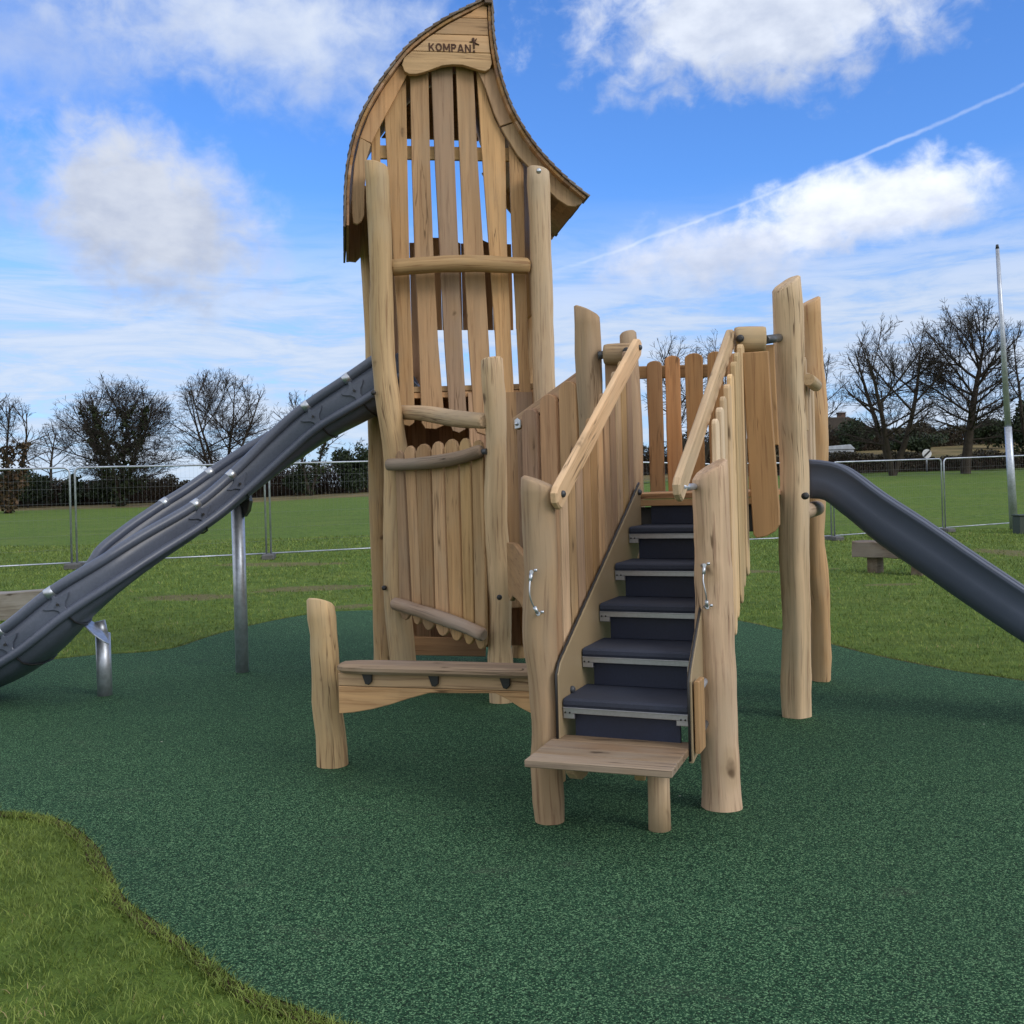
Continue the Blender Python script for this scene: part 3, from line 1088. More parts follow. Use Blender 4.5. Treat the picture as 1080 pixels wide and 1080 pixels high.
# right hanging board
o3 = P(782, 372, 5.70)
zt, zb = o3.z, P(805, 568, 5.62).z
lean = (P(791, 560, 5.68) - P(782, 372, 5.70)); lean = Vector((lean.x, lean.y, 0)) / abs(zt - zb)
ayv = (Z - Vector((lean.x, lean.y, 0))).normalized()
hgt_b = zt - zb
wdt = .148
pts = [(0, 0), (wdt * .98, 0), (wdt * 1.02, -hgt_b * .4), (wdt * 1.12, -hgt_b * .85), (wdt * 1.1, -hgt_b * .93), (wdt * .92, -hgt_b * .965), (wdt * .6, -hgt_b * .99), (wdt * .22, -hgt_b), (wdt * .1, -hgt_b * .98), (wdt * .03, -hgt_b * .5)]
mb.prism(pts, o3, SU, ayv, SV, .04, .005, 'y')
mb.build('hanging_board', M['board'], root)
mb = MB()
mb.box(P(803, 470, 6.15), SU, ayv, SV, .10, (472 - 366) / 1050 * 6.15, .03, .005, 'y')
mb.build('hanging_board', M['board'], root)
mb = MB()
o3 = P(637, 384, 6.3)
mb.prism([(0, 0), (.13, 0), (.125, -.6), (.13, -1.15), (.065, -1.19), (.0, -1.15)], o3, SU, Z, SV, .04, .005, 'y')
mb.build('hanging_board', M['board'], root)

# back railing of the deck
ia, ib = P(679, 383, 7.84), P(775, 377, 7.60)
dirb = Vector((ib.x - ia.x, ib.y - ia.y, 0)).normalized()
nrmb = Vector((-dirb.y, dirb.x, 0))
mb = MB()
for a, b_, top in ((681, 697, 381), (700, 716, 375.5), (721, 740, 373), (745, 761, 371), (766, 780, 373), (785, 802, 370)):
    f = (a - 679) / 96
    Y = 7.84 + (7.60 - 7.84) * f
    pa, pb = P(a, top, Y), P(b_, top, Y)
    picket(mb, Vector((pa.x, pa.y, 0)), dirb, nrmb, (pb - pa).length, DECK - .03, pa.z, .024, wob=.005)
bp = mb.build('picket_panel', M['board'], root)
mb = MB()
ra, rb_ = P(668, 393, 7.92), P(845, 388, 7.55)
mb.box(Vector((ra.x, ra.y, ra.z - .05)), (rb_ - ra).normalized(), Z, nrmb, (rb_ - ra).length, .10, .035, .006, 'x')
mb.build('rail', M['board'], bp)

# right side railing over the slide, seen almost edge on, with log ends
mb = MB()
a3 = P(845, 372, 6.6)
for k in range(8):
    p = Vector((1.80, 6.55, 0)).lerp(Vector((2.26, 7.5, 0)), k / 7)
    if k in (3, 4, 5):
        picket(mb, p, SV, SU, .10, 1.95, 2.50, .024)
    else:
        picket(mb, p, SV, SU, .10, 1.30 if k < 3 else 1.5, 2.52 - .02 * k, .024)
sp_ = mb.build('picket_panel', M['rail'], root)
mb = MB()
kx = P(852, 400, 6.9)
mb.tube([kx, kx + SV * .15, kx + SV * .5], [.04, .043, .045], 16, .04)
mb.build('log_rail', M['rail'], sp_)
mb = MB()
kx = P(846, 540, 6.45)
mb.tube([kx, kx + SV * .15, kx + SV * .9], [.05, .055, .055], 16, .05, .4)
mb.build('log_rail', M['rail'], sp_)

# ramp side from the centre post to the deck's left post
e0, g0 = Vector((-.05, 7.12, 0)), Vector((.46, 6.36, 0))
ed = (g0 - e0).normalized(); en = Vector((-ed.y, ed.x, 0))
if en.y < 0: en = -en
def PE(px, py, off=0.0):
    a, b_ = ray(px, py)
    # plane through e0 along ed
    Y = (e0.dot(en) + off) / (a * en.x + en.y)
    return Vector((a * Y, Y, CAM_H + b_ * Y))
mb = MB()
for a, b_, top in ((549, 565, 432), (568, 585, 417), (588, 606, 403.5)):
    pa, pb = PE(a, top, -.03), PE(b_, top, -.03)
    picket(mb, Vector((pa.x, pa.y, 0)), ed, en, (pb - pa).length, .80, pa.z, .026, wob=.004)
rp_ = mb.build('picket_panel', M['board'], root)
mb = MB()
for a, b_, top in ((558, 570, 430), (578, 590, 415), (598, 610, 402)):
    pa, pb = PE(a, top, .08), PE(b_, top, .08)
    picket(mb, Vector((pa.x, pa.y, 0)), ed, en, (pb - pa).length, .82, pa.z - .04, .026, wob=.004)
mb.build('picket_panel', M['plank'], root)
mb = MB()
ra, rb_ = PE(540, 444), PE(609, 396)
dd = (rb_ - ra).normalized(); un = en.cross(dd)
if un.z < 0: un = -un
mb.prism([(0, -.055), (.02, -.075), ((rb_ - ra).length, -.06), ((rb_ - ra).length, .03), (0, .02)], ra, dd, un, en, .035, .006, 'x')
mb.build('ramp_rail', M['board'], rp_)
br = PE(546, 447, -.03)
mb = MB()
mb.prism([(-.03, -.035), (.035, -.03), (.04, .02), (.0, .04), (-.03, .03)], br, ed, Z, -en, .012, .003)
mb.build('rail_bracket', M['steel'], rp_)
bolt(rp_, br - en * .012, -en, .014, 'steel')
# low side board between the centre post and the front post
q0, q1 = PE(538, 600), Vector((.10, 4.80, 0))
mb = MB()
da = Vector((q1.x - q0.x, q1.y - q0.y, 0)); Ls = da.length; da.normalize(); na = Vector((da.y, -da.x, 0))
fb0, fb1 = PE(539, 572, -.02), PE(539, 628, -.02)
mb.prism([(0, fb1.z), (.25, fb1.z - .01), (.6, fb1.z + .06), (1.3, fb1.z + .10), (Ls - .1, fb1.z + .1), (Ls - .1, fb0.z + .02), (.8, fb0.z + .04), (0, fb0.z)], Vector((fb0.x, fb0.y, 0)), da, Z, na, .035, .006, 'x')
sb = mb.build('side_board', M['board'], root)
bolt(sb, PE(546, 592.5, -.12), Vector((-.8, -1, 0)), .017)
bolt(sb, PE(545, 592, -.05), Vector((-.3, -1, 0)), .014)

# ------------------------------------------------------------------ bench
bz = .652
bl, br_ = P(356, 700, 1), None
def PZ(px, py, z):
    return PG(px, py, z)
f0, f1 = PZ(357, 705, bz - .02), PZ(563, 705, bz - .02)
f1 = Vector((f1.x, f0.y - .30, f1.z))
xa = Vector((f1.x - f0.x, f1.y - f0.y, 0)); Lb = xa.length + .10; xa.normalize(); ya = Z.cross(xa)
mb = MB()
dpt = .20
pts = [(-.035, .05), (.01, .015), (.14, 0), (Lb * .5, .004), (Lb - .24, -.004), (Lb - .07, .015), (Lb, .07), (Lb, dpt - .05), (Lb - .1, dpt - .01), (Lb * .5, dpt), (.2, dpt - .006), (.04, dpt - .03), (-.035, dpt - .07)]
mb.prism(pts, Vector((f0.x, f0.y, bz - .052)), xa, ya, Z, .052, .017, 'x')
bench = mb.build('bench_seat', M['grey'], root)
mb = MB()
ap = []
top_z, lp_ = bz - .056, Lb
def apz(px, py):      # height on the apron plane
    a, b_ = ray(px, py)
    base = Vector((f0.x, f0.y, 0)) + ya * .055
    n_ = ya
    Y = base.dot(n_) / (a * n_.x + n_.y)
    q = Vector((a * Y, Y, CAM_H + b_ * Y))
    return ((q - base).dot(xa), q.z)
low_px = [(357, 752.5), (372, 751.5), (392, 748), (410, 743.5), (430, 737), (450, 731.5), (470, 727.5), (490, 726), (508, 727.5), (522, 731.5), (536, 738.5), (548, 746.5), (563, 754)]
low = [apz(*p) for p in low_px]
low.append((low[-1][0] + .10, low[-1][1] - .02))
seam = [(s_, top_z - .072) for s_, z_ in low]
up = [(low[0][0], top_z), (low[-1][0], top_z)]
base = Vector((f0.x, f0.y, 0)) + ya * .055
mb.prism([(low[0][0], top_z - .070), (low[0][0], top_z), (low[-1][0], top_z), (low[-1][0], top_z - .070)], base, xa, Z, ya, .035, .003, 'x')
lo2 = [(s_, min(z_, top_z - .078)) for s_, z_ in low]
mb.prism([(low[-1][0], top_z - .073), (low[0][0], top_z - .073)] + lo2, base, xa, Z, ya, .035, .003, 'x')
mb.build('bench_apron', M['plank'], bench)
for px in (387, 457, 532):
    s_, z_ = apz(px, 712)
    mb = MB()
    mb.prism([(-.028, .0), (.032, .0), (.030, -.045), (.012, -.062), (-.008, -.058), (-.022, -.02)], base + xa * s_ + Z * (top_z + .004) - ya * .02, xa, Z, ya, .018, .003)
    mb.build('seat_bracket', M['black'], bench)
mb = MB()
pl = Vector((.19, 5.40, 0))
mb.tube([pl - Z * .02, pl + Z * .3, pl + Z * (bz - .08)], [.06, .058, .055], 16, .06)
mb.build('bench_leg', M['log'], bench)

# ------------------------------------------------------------------ tower
# front slats (outlines read off in the tower's own plane)
slats = [
    [(391, 138), (400, 124), (402, 250), (404, 330), (392, 330), (391, 200)],
    [(404.5, 118), (427.5, 84), (429, 170), (431, 270), (433.5, 350), (437, 440), (436, 446), (431, 449.5), (425, 448), (421.5, 443), (419, 350), (413.5, 262), (408, 175)],
    [(431.7, 74), (451, 74), (453, 170), (456.5, 267), (461.5, 361), (468, 441), (467, 449), (459, 452.5), (448, 452), (444, 446), (441, 361), (436.5, 267), (433.5, 170)],
    [(454, 70), (476.5, 70), (479, 170), (483, 267), (487, 361), (492, 444), (490, 453), (483.5, 456.5), (477, 454.5), (474, 447), (468, 361), (463, 267), (458, 170)],
    [(480, 70), (498.5, 70), (503, 165), (509.5, 267), (515, 361), (520, 445), (518, 455), (511, 458.5), (503, 456), (500, 450), (493.5, 361), (488.7, 267), (484, 165)],
    [(502, 74), (509, 84), (514, 105), (521, 125), (532, 146), (534.4, 267), (538.6, 361), (543, 440), (544, 560), (533, 570), (527, 470), (522, 361), (515.6, 267), (507.5, 160)],
    [(536, 152), (551.5, 176), (553, 267), (556.5, 361), (560, 428), (559, 462), (549, 468), (547, 400), (543.5, 330), (540, 267), (537.5, 200)],
]
mb = MB()
for s_ in slats:
    pts = [PT(a, b_, .15) for a, b_ in s_]
    o3 = Vector((0, 0, 0)) + T0 + TV * .15
    mb.prism([((p - o3).dot(TU), p.z) for p in pts], Vector((o3.x, o3.y, 0)), TU, Z, TV, .028, .004, 'y')
sw = mb.build('slat_wall', M['plank'], root)
def tbar(name, p0, p1, off, hh, t_, mat, par, bev=.004):
    a, b_ = PT(*p0, off), PT(*p1, off)
    d = (b_ - a); L = d.length; d.normalize(); up_ = TV.cross(d)
    if up_.z < 0: up_ = -up_
    mb = MB()
    mb.box(a - up_ * hh / 2, d, up_, TV, L, hh, t_, bev, 'x')
    return mb.build(name, M[mat], par)
tbar('crossbar', (399, 160), (549, 163), .19, .11, .035, 'plank', sw)
tbar('crossbar', (414, 411.5), (570, 407), .185, .047, .04, 'plank', sw)
tbar('crossbar', (414, 418), (570, 413.5), .182, .046, .05, 'plank', sw)

# round log rails
def lograil(pts, rr, name='log_rail', mat='log', irr=.10, cap=.35, t0=None, t1=None):
    mb = MB()
    q = crom(pts, 5)
    rad = [rr * (1 + .07 * mnoise.noise(Vector((k * .33, rr * 90, len(pts))))) for k in range(len(q))]
    mb.tube(q, rad, 18, irr, cap, None, t0, t1)
    return mb.build(name, M[mat], root)
lr = lograil([PT(414.5, 282, 0), PT(450, 279.5, -.01), PT(500, 278, 0), PT(555, 281, 0)], .068)
mb = MB(); mb.tube([PT(409, 282, 0), PT(416, 282, 0)], .028, 10); mb.build('rail_connector', M['bolt'], lr)
mb = MB(); mb.tube([PT(553, 281, 0), PT(561, 281, 0)], .028, 10); mb.build('rail_connector', M['bolt'], lr)
qa, qb = PT(423, 435, .08), P(509, 444, 7.22)
lograil([qa, qa.lerp(qb, .3) + Z * .012, qa.lerp(qb, .65) - Z * .004, qb], .062, t0=(0, 0, .0))
# picket panel between the left corner post and the centre post
f_, e_ = Vector((-.86, 7.86, 0)), Vector((-.20, 7.26, 0))
fd = (e_ - f_).normalized(); fn = Vector((-fd.y, fd.x, 0))
if fn.y < 0: fn = -fn
def PF(px, py, off=0.0):
    a, b_ = ray(px, py)
    Y = (f_.dot(fn) + off) / (a * fn.x + fn.y)
    return Vector((a * Y, Y, CAM_H + b_ * Y))
pk = [((416, 424), 475, (420.5, 431.5), 654), ((425.5, 436), 470, (434, 443.5), 659), ((437.5, 452.5), 468, (444.5, 457), 665), ((454, 466), 465.5, (459, 472.5), 671), ((467.5, 481.5), 463, (474, 486.5), 676), ((483.3, 494.3), 462, (488, 498.7), 680), ((496.5, 508), 464, (500.5, 511.5), 685)]
mb = MB()
for (a, b_), t_, (c_, d), bt in pk:
    m_ = (a + b_) / 2; w_ = b_ - a; m2 = (c_ + d) / 2; w2 = d - c_
    px = [(a, t_ + 9), (a + w_ * .12, t_ + 4), (a + w_ * .35, t_ + .8), (m_ + w_ * .1, t_), (b_ - w_ * .14, t_ + 2.5), (b_, t_ + 8),
          ((b_ + d) / 2 + rnd.uniform(-.6, .6), (t_ + bt) / 2), (d, bt - 12), (d - w2 * .05, bt - 5), (d - w2 * .3, bt - .8), (m2, bt), (c_ + w2 * .25, bt - 2), (c_, bt - 9), ((a + c_) / 2 + rnd.uniform(-.6, .6), (t_ + bt) / 2)]
    q = [PF(*p) for p in px]
    mb.prism([((p - f_).dot(fd), p.z) for p in q], f_.copy(), fd, Z, fn, .03, .005, 'y')
mb.build('picket_panel', M['plank'], root)
g1 = lograil([PF(410, 490, -.06), PF(430, 489.5, -.065), PF(460, 487, -.065), PF(485, 482.5, -.06), PF(506, 475.5, -.03)], .049, mat='grey')
mb = MB(); mb.tube([PF(505, 477, -.03), PF(513, 476, -.02)], .022, 10); mb.build('rail_connector', M['bolt'], g1)
lograil([PF(416, 636.5, -.06), PF(440, 643.5, -.065), PF(465, 652, -.06), PF(490, 661, -.06), PF(508, 669.5, -.06)], .051, mat='grey')

# closed panels below the tower floor: back and both sides, so that it is dark inside
zt_ = PT(480, 411, .3).z - .042
def panel(o, ax, an, w_, z0, z1, mat='board', name='lower_panel', n=None):
    mb = MB()
    n = n or max(1, int(w_ / .118))
    bw = w_ / n
    for k in range(n):
        mb.prism([(0, z0), (bw, z0), (bw, z1), (0, z1)], o + ax * (bw * k), ax, Z, an, .024 + .003 * (k % 2), .001, 'y')
    return mb.build(name, M[mat], root)
panel(T0 + TU * -.01 + TV * 1.02, TU, TV, 1.25, .14, zt_)
panel(T0 + TU * .02 + TV * .10, TV, -TU, .92, .14, zt_)
panel(T0 + TU * 1.20 + TV * .16, TV, TU, .86, .14, zt_)
panel(T0 + TU * .92 + TV * .13, TU, TV, .28, .60, zt_, 'plank')
panel(T0 + TU * .66 + TV * .16, TU, TV, .24, 1.0, zt_, 'board')
tbar('crossbar', (418, 681), (512, 683), .60, .16, .04, 'board', sw)
fz = PT(480, 411, .3).z
mb = MB()
for k in range(9):
    mb.box(T0 + TU * .06 + TV * (.22 + k * .118) + Z * (fz - .04), TU, TV, Z, 1.2, .112, .038, .003, 'x')
mb.build('tower_floor', M['board'], root)
# back wall: boards between two heights, open above and below them
zhi, zlo, zfl = PT(465, 258, 1.2).z, PT(465, 349, 1.2).z, fz - .02
mb = MB()
x = .08; k = 0
while x < 1.16:
    z0 = zfl if x < .40 else zlo
    z1 = zhi + (.05 if .42 < x < .6 else 0) + .0
    mb.prism([(0, z0), (.092, z0), (.092, z1), (0, z1 + (.04 if k % 3 == 0 else 0))], T0 + TU * x + TV * 1.14, TU, Z, TV, .022, .003, 'y')
    x += .096; k += 1
mb.build('back_wall', M['board'], root)
mb = MB()     # right side wall
z1 = PT(557, 172, .5).z; z0 = PT(560, 333, .3).z
for k in range(7):
    mb.prism([(0, z0), (.112, z0), (.112, z1 + .1), (0, z1 + .1)], T0 + TU * 1.23 + TV * (.20 + k * .118), TV, Z, TU, .022, .003, 'y')
mb.build('side_wall', M['board'], root)
mb = MB()
z0 = PT(400, 262, .5).z; z1 = PT(390, 200, .5).z
for k in range(7):
    mb.prism([(0, z0), (.112, z0), (.112, z1), (0, z1)], T0 + TU * (-.02) + TV * (.24 + k * .118), TV, Z, -TU, .022, .003, 'y')
mb.build('side_wall', M['board'], root)

# ---- roof
L_out = [(514, 1), (495.5, 10), (473, 21.5), (451, 36), (432, 51.5), (417, 70), (400, 94), (386, 119), (376.5, 144), (370.5, 172), (368, 200), (367.5, 237)]
L_in = [(430, 76), (415, 105.5), (402.5, 128), (391, 151), (386, 167), (383, 200), (384, 229)]
R_out = [(514.5, 1), (515.5, 28), (518, 50), (522, 72), (527.5, 92), (536, 114), (547, 134), (560, 153.5), (574, 170), (593, 189), (617, 209)]
R_in = [(504, 76), (512, 94), (520.5, 119), (532, 142), (545.5, 164), (557, 176), (576, 199), (598, 217)]
RO = T0 + TV * .10
def t2(px, off=.10):
    q = PT(px[0], px[1], off); return ((q - T0 - TV * off).dot(TU), q.z)
def tprism(mb, px, off, t_, bev=.004, grain='y'):
    mb.prism([t2(p, off) for p in px], T0 + TV * off, TU, Z, TV, t_, bev, grain)
def inset(px, d, cx, cy):
    return [(a + d * (1 if a < cx else -1), b_) for a, b_ in px]
# shell: overlapping courses of shingles following each curve from eave to ridge
def course_pts(curve, n):
    c3 = crom([PT(a, b_, .02) for a, b_ in curve], 8)
    Ls = [0]
    for a, b_ in zip(c3, c3[1:]): Ls.append(Ls[-1] + (b_ - a).length)
    out = []
    for k in range(n + 1):
        s_ = Ls[-1] * k / n
        for i in range(len(Ls) - 1):
            if Ls[i + 1] >= s_ - 1e-9:
                f = (s_ - Ls[i]) / max(1e-9, Ls[i + 1] - Ls[i]); out.append(c3[i].lerp(c3[i + 1], f)); break
    return out
DEPTH = 1.34
mb = MB(); mu = MB()
for curve, sgn, n in ((L_out, -1, 29), (R_out, 1, 24)):
    cp = course_pts(curve, n)
    for k in range(n):
        a, b_ = cp[k], cp[k + 1]           # a upper, b lower
        d = (b_ - a); L = d.length; d.normalize()
        out = TV.cross(d); 
        if out.x * sgn < 0: out = -out
        if k == 0 and abs(out.x) < .05: out = Vector((0, 0, 1))
        # wood board under the shingles
        x0 = .005
        ext = .004
        mu.prism([(0 - ext, 0), (L - .001, 0), (L - .001, .022), (-ext, .022)], a - TV * (-.025), d, out, TV, DEPTH - .03, .002, 'y')
        # split shingles along the depth
        q = 0.0
        while q < DEPTH - .01:
            wd = min(DEPTH - q, rnd.uniform(.13, .23))
            j = rnd.uniform(-.006, .006)
            mb.prism([(-.035, .022), (L + .012 + j, .030), (L + .012 + j, .048), (-.035, .034)], a + TV * q, d, out, TV, wd - .004, .0025, 'x')
            q += wd
roof = mb.build('tower_roof', M['shingle'], root)
mu.build('roof_boards', M['board'], roof)
# ridge cap
mb = MB()
ra = PT(514.5, 2, .01)
mb.box(ra - TU * .03 - Z * .008, TU, Z, TV, .06, .035, DEPTH, .006, 'x')
mb.build('ridge_cap', M['shingle'], roof)
# verge boards with rounded feet
mb = MB()
Lo = [(a + 2.4, b_ + 1.2) for a, b_ in L_out[3:]]
tprism(mb, Lo[:6] + L_in[:4][::-1], .11, .035, .004, 'y')
tprism(mb, [(379, 145), (373, 172), (370.8, 200), (370.5, 225), (372, 235), (376, 236.5), (381, 233), (383.5, 227), (384, 200), (386, 167), (390.5, 152), (389.5, 151)], .112, .035, .004, 'y')
mb.build('verge_board', M['plank'], roof)
mb = MB()
Ro = [(a - 2.0, b_ + 1.5) for a, b_ in R_out[3:]]
tprism(mb, [(504, 74), (519, 72)] + Ro[1:3] + [(540, 128.5), (527, 133)] + R_in[:3][::-1], .11, .035, .004, 'y')
tprism(mb, [(541, 129.5)] + Ro[3:-1] + [(614.5, 209.5), (613, 214.5), (605, 218), (598, 217), (587, 210)] + R_in[:7][::-1][:4] + [(528, 134.5)], .112, .035, .004, 'y')
mb.build('verge_board', M['plank'], roof)
for q_ in ([(377, 145), (369, 172), (366.3, 200), (366, 225), (366.5, 240), (376, 241), (384, 233), (388, 224), (387, 200), (389, 167), (393, 151)],
           [(541, 129.5)] + Ro[3:-1] + [(614.5, 209.5), (613, 214.5), (605, 218), (598, 217), (587, 210)] + R_in[:7][::-1][:4] + [(528, 134.5)]):
    mb = MB()
    mb.prism([t2(p, .11) for p in q_], T0 + TV * 1.30, TU, Z, TV, .035, .004, 'y')
    mb.build('verge_board', M['plank'], roof)
# gable boards
gb = [(512.8, 6.5), (507, 5), (495.5, 13.5), (473, 25), (451, 39.5), (433, 54.5), (425.5, 61), (423.3, 68), (426, 75), (431, 78), (438, 78), (446, 76.2), (456, 72.5), (466, 69), (476, 67.8), (487, 68.2), (496, 71), (504, 73.6), (511, 75), (516, 72.5), (518, 67), (517.3, 60), (515.6, 50), (514, 28)]
def clip_y(poly_, y0, y1):
    for yy, keep in ((y0, 1), (y1, -1)):
        out = []
        for i in range(len(poly_)):
            a, b_ = poly_[i], poly_[(i + 1) % len(poly_)]
            ya_, yb_ = yy + a[0] * 0, yy
            la, lb = (a[1] - yy - (a[0] - 470) * .03) * keep, (b_[1] - yy - (b_[0] - 470) * .03) * keep
            if la >= 0: out.append(a)
            if (la >= 0) != (lb >= 0):
                f = la / (la - lb); out.append((a[0] + (b_[0] - a[0]) * f, a[1] + (b_[1] - a[1]) * f))
        poly_ = out
    return poly_
mb = MB()
for y0, y1 in ((-20, 18.0), (18.5, 35.8), (36.4, 54.4), (55.0, 120)):
    q = clip_y(gb, y0, y1)
    if len(q) > 2: tprism(mb, q, .060, .045, .003, 'x')
mb.build('gable_board', M['plank'], roof)
# back gable
mb = MB()
bgp = [t2(p, .06) for p in [(a + 3, b_ + 2) for a, b_ in L_out[::-1]][2:] + [(a - 3, b_ + 3) for a, b_ in R_out[1:8]]]
zcut = PT(465, 146, 1.25).z
cl = []
for i in range(len(bgp)):
    a, b_ = bgp[i], bgp[(i + 1) % len(bgp)]
    if a[1] >= zcut: cl.append(a)
    if (a[1] >= zcut) != (b_[1] >= zcut):
        f = (zcut - a[1]) / (b_[1] - a[1]); cl.append((a[0] + (b_[0] - a[0]) * f, zcut))
mb.prism(cl, T0 + TV * 1.27, TU, Z, TV, .03, .003, 'x')
mb.build('gable_board', M['board'], roof)

# carved lettering and the little figure beside it
a3, b3 = PT(451.5, 53.8, .0605), PT(496.2, 55.6, .0605)
dx_ = (b3 - a3); Lw = dx_.length; dx_.normalize()
up_ = TV.cross(dx_); up_ = up_ if up_.z > 0 else -up_
hh_ = (PT(453, 45.3, .057) - PT(453, 53.8, .057)).length
ST = .235
def stroke(p, q, w_=ST):
    p, q = Vector(p), Vector(q); d = (q - p).normalized(); n_ = Vector((-d.y, d.x)) * w_ / 2
    return [p - n_, q - n_, q + n_, p + n_]
h2 = ST / 2
GL = {
    'K': (.92, [stroke((h2, 0), (h2, 1)), stroke((.20, .40), (.78, 1.0)), stroke((.36, .56), (.80, .0))]),
    'O': (1.02, [[Vector((.51 + math.cos(a) * .51, .5 + math.sin(a) * .52)), Vector((.51 + math.cos(b_) * .51, .5 + math.sin(b_) * .52)), Vector((.51 + math.cos(b_) * .27, .5 + math.sin(b_) * .29)), Vector((.51 + math.cos(a) * .27, .5 + math.sin(a) * .29))] for a, b_ in [(2 * math.pi * k / 16, 2 * math.pi * (k + 1) / 16) for k in range(16)]]),
    'M': (1.10, [stroke((h2, 0), (h2, 1)), stroke((1.10 - h2, 0), (1.10 - h2, 1)), stroke((.16, .98), (.55, .22), .21), stroke((.94, .98), (.55, .22), .21)]),
    'P': (.82, [stroke((h2, 0), (h2, 1)), stroke((.1, 1 - h2), (.55, 1 - h2)), stroke((.1, .46), (.55, .46)), stroke((.52, 1 - h2 + .02), (.70, .80)), stroke((.70, .86), (.70, .60)), stroke((.70, .66), (.52, .44))]),
    'A': (1.04, [stroke((.12, 0), (.50, 1)), stroke((.92, 0), (.54, 1)), stroke((.25, .26), (.80, .26), .19)]),
    'N': (.96, [stroke((h2, 0), (h2, 1)), stroke((.96 - h2, 0), (.96 - h2, 1)), stroke((.14, .98), (.82, .02), .22)]),
}
gap = .15
tot = sum(GL[c_][0] for c_ in 'KOMPAN') + gap * 5
ku = Lw / tot
mbt = MB(); pen = 0.0; lay = 0
for ch in 'KOMPAN':
    for q_ in GL[ch][1]:
        lay = (lay + 1) % 5
        mbt.prism([(pen * ku + p.x * ku, max(0, min(1, p.y)) * hh_) for p in q_], a3 + TV * (.0004 * lay), dx_, up_, -TV, .004, .0003)
    pen += GL[ch][0] + gap
mbt.build('lettering', M['dark'], roof)
mb = MB()
def bar2(p, q, w0, w1):
    a, b_ = PT(*p, .056), PT(*q, .056)
    mb.tube([a, a.lerp(b_, .5), b_], [w0, (w0 + w1) / 2, w1], 8)
bar2((499.2, 46), (499.3, 51.5), .009, .0055)      # leg that makes the stroke of the mark
bar2((499.2, 46), (500.2, 43.2), .009, .009)
bar2((500.3, 43.6), (494.6, 44.2), .008, .004)
bar2((500.3, 43.4), (502.0, 40.7), .007, .004)
bar2((500.0, 45.4), (504.8, 47.2), .008, .004)
p_ = PT(498.4, 41.4, .056)
mb.tube([p_ + TV * .004, p_ - TV * .004], .012, 12)
p_ = PT(499.3, 54.2, .056)
mb.tube([p_ + TV * .004, p_ - TV * .004], .009, 12)
mb.build('carved_figure', M['dark'], roof)

# ------------------------------------------------------------------ right slide
mb = MB()
top_px = [(851, 486.5), (866, 487.5), (882, 491), (898, 499.5), (929, 522.5), (973, 551), (1018, 582), (1062, 611.5), (1080, 623.5)]
bot_px = [(851, 526.5), (867, 528.5), (882, 540), (896, 551), (926, 576), (970, 606), (1014, 637), (1060, 668), (1080, 681)]
s0 = Vector((1.93, 6.72, 0)); sdv = Vector((.925, -.38, 0)); snn = Vector((-sdv.y, sdv.x, 0))
def PS(px, py):
    a, b_ = ray(px, py)
    Y = s0.dot(snn) / (a * snn.x + snn.y)
    return Vector((a * Y, Y, CAM_H + b_ * Y))
tops = [PS(*p) for p in top_px]; bots = [PS(*p) for p in bot_px]
# beyond the frame the bed carries on at the same pitch and levels out above the ground
dt = (tops[-1] - tops[-3]).normalized(); L0 = tops[-1]; lb = bots[-1]
th = (tops[-1] - bots[-1]).length
t3, b3 = tops[:], bots[:]
horiz = Vector((dt.x, dt.y, 0)).normalized()
pz = L0.copy()
slope = dt.z / math.hypot(dt.x, dt.y)
for k in range(9):
    pz = pz + horiz * .16
    pz.z += slope * .16 * max(0.0, 1 - k / 5.0)
    t3.append(pz.copy()); b3.append(pz - Z * (th * (1 - .03 * k)) + horiz * -.02)
zmin = min(p.z for p in b3)
t3, b3 = crom(t3, 3), crom(b3, 3)
WS = .52
frames, profs = [], []
for p, q in zip(t3, b3):
    h = (p - q).length
    ax = snn; dn = (q - p).normalized()
    e = .018
    rl = .022
    outer = [(-.014, -rl * .2), (-.020, rl * .9), (0, rl * 1.5), (0.0, h * .45), (.012, h * .72), (.05, h * .90), (.11, h * .985), (WS / 2, h), (WS - .11, h * .985), (WS - .05, h * .90), (WS - .012, h * .72), (WS, h * .45), (WS, rl * 1.5), (WS + .02, rl * .9), (WS + .014, -rl * .2)]
    inner = [(WS - .004, -rl * .5), (WS - .024, rl), (WS - .026, h * .44), (WS - .045, h * .68), (WS - .09, h * .82), (WS / 2, h * .86), (.09, h * .82), (.045, h * .68), (.026, h * .44), (.024, rl), (.004, -rl * .5)]
    profs.append(outer + inner)
    frames.append((p, ax, dn))
mb.sweep(frames, profs)
sl2 = mb.build('open_slide', M['plastic2'], root, recalc=True)
sl2['label'] = 'plain dark blue grey open slide going down to the right'
mb = MB()
mb.tube([p + snn * -.002 - Z * .002 for p in t3], .016, 10)
mb.tube([p + snn * (WS + .002) - Z * .002 for p in t3], .016, 10)
mb.build('slide_rim', M['plastic2'], sl2)
pe = b3[-8] + snn * WS / 2
mb = MB(); mb.tube([Vector((pe.x, pe.y, -.02)), Vector((pe.x, pe.y, pe.z + .02))], .05, 16)
mb.build('slide_foot', M['galv'], sl2)

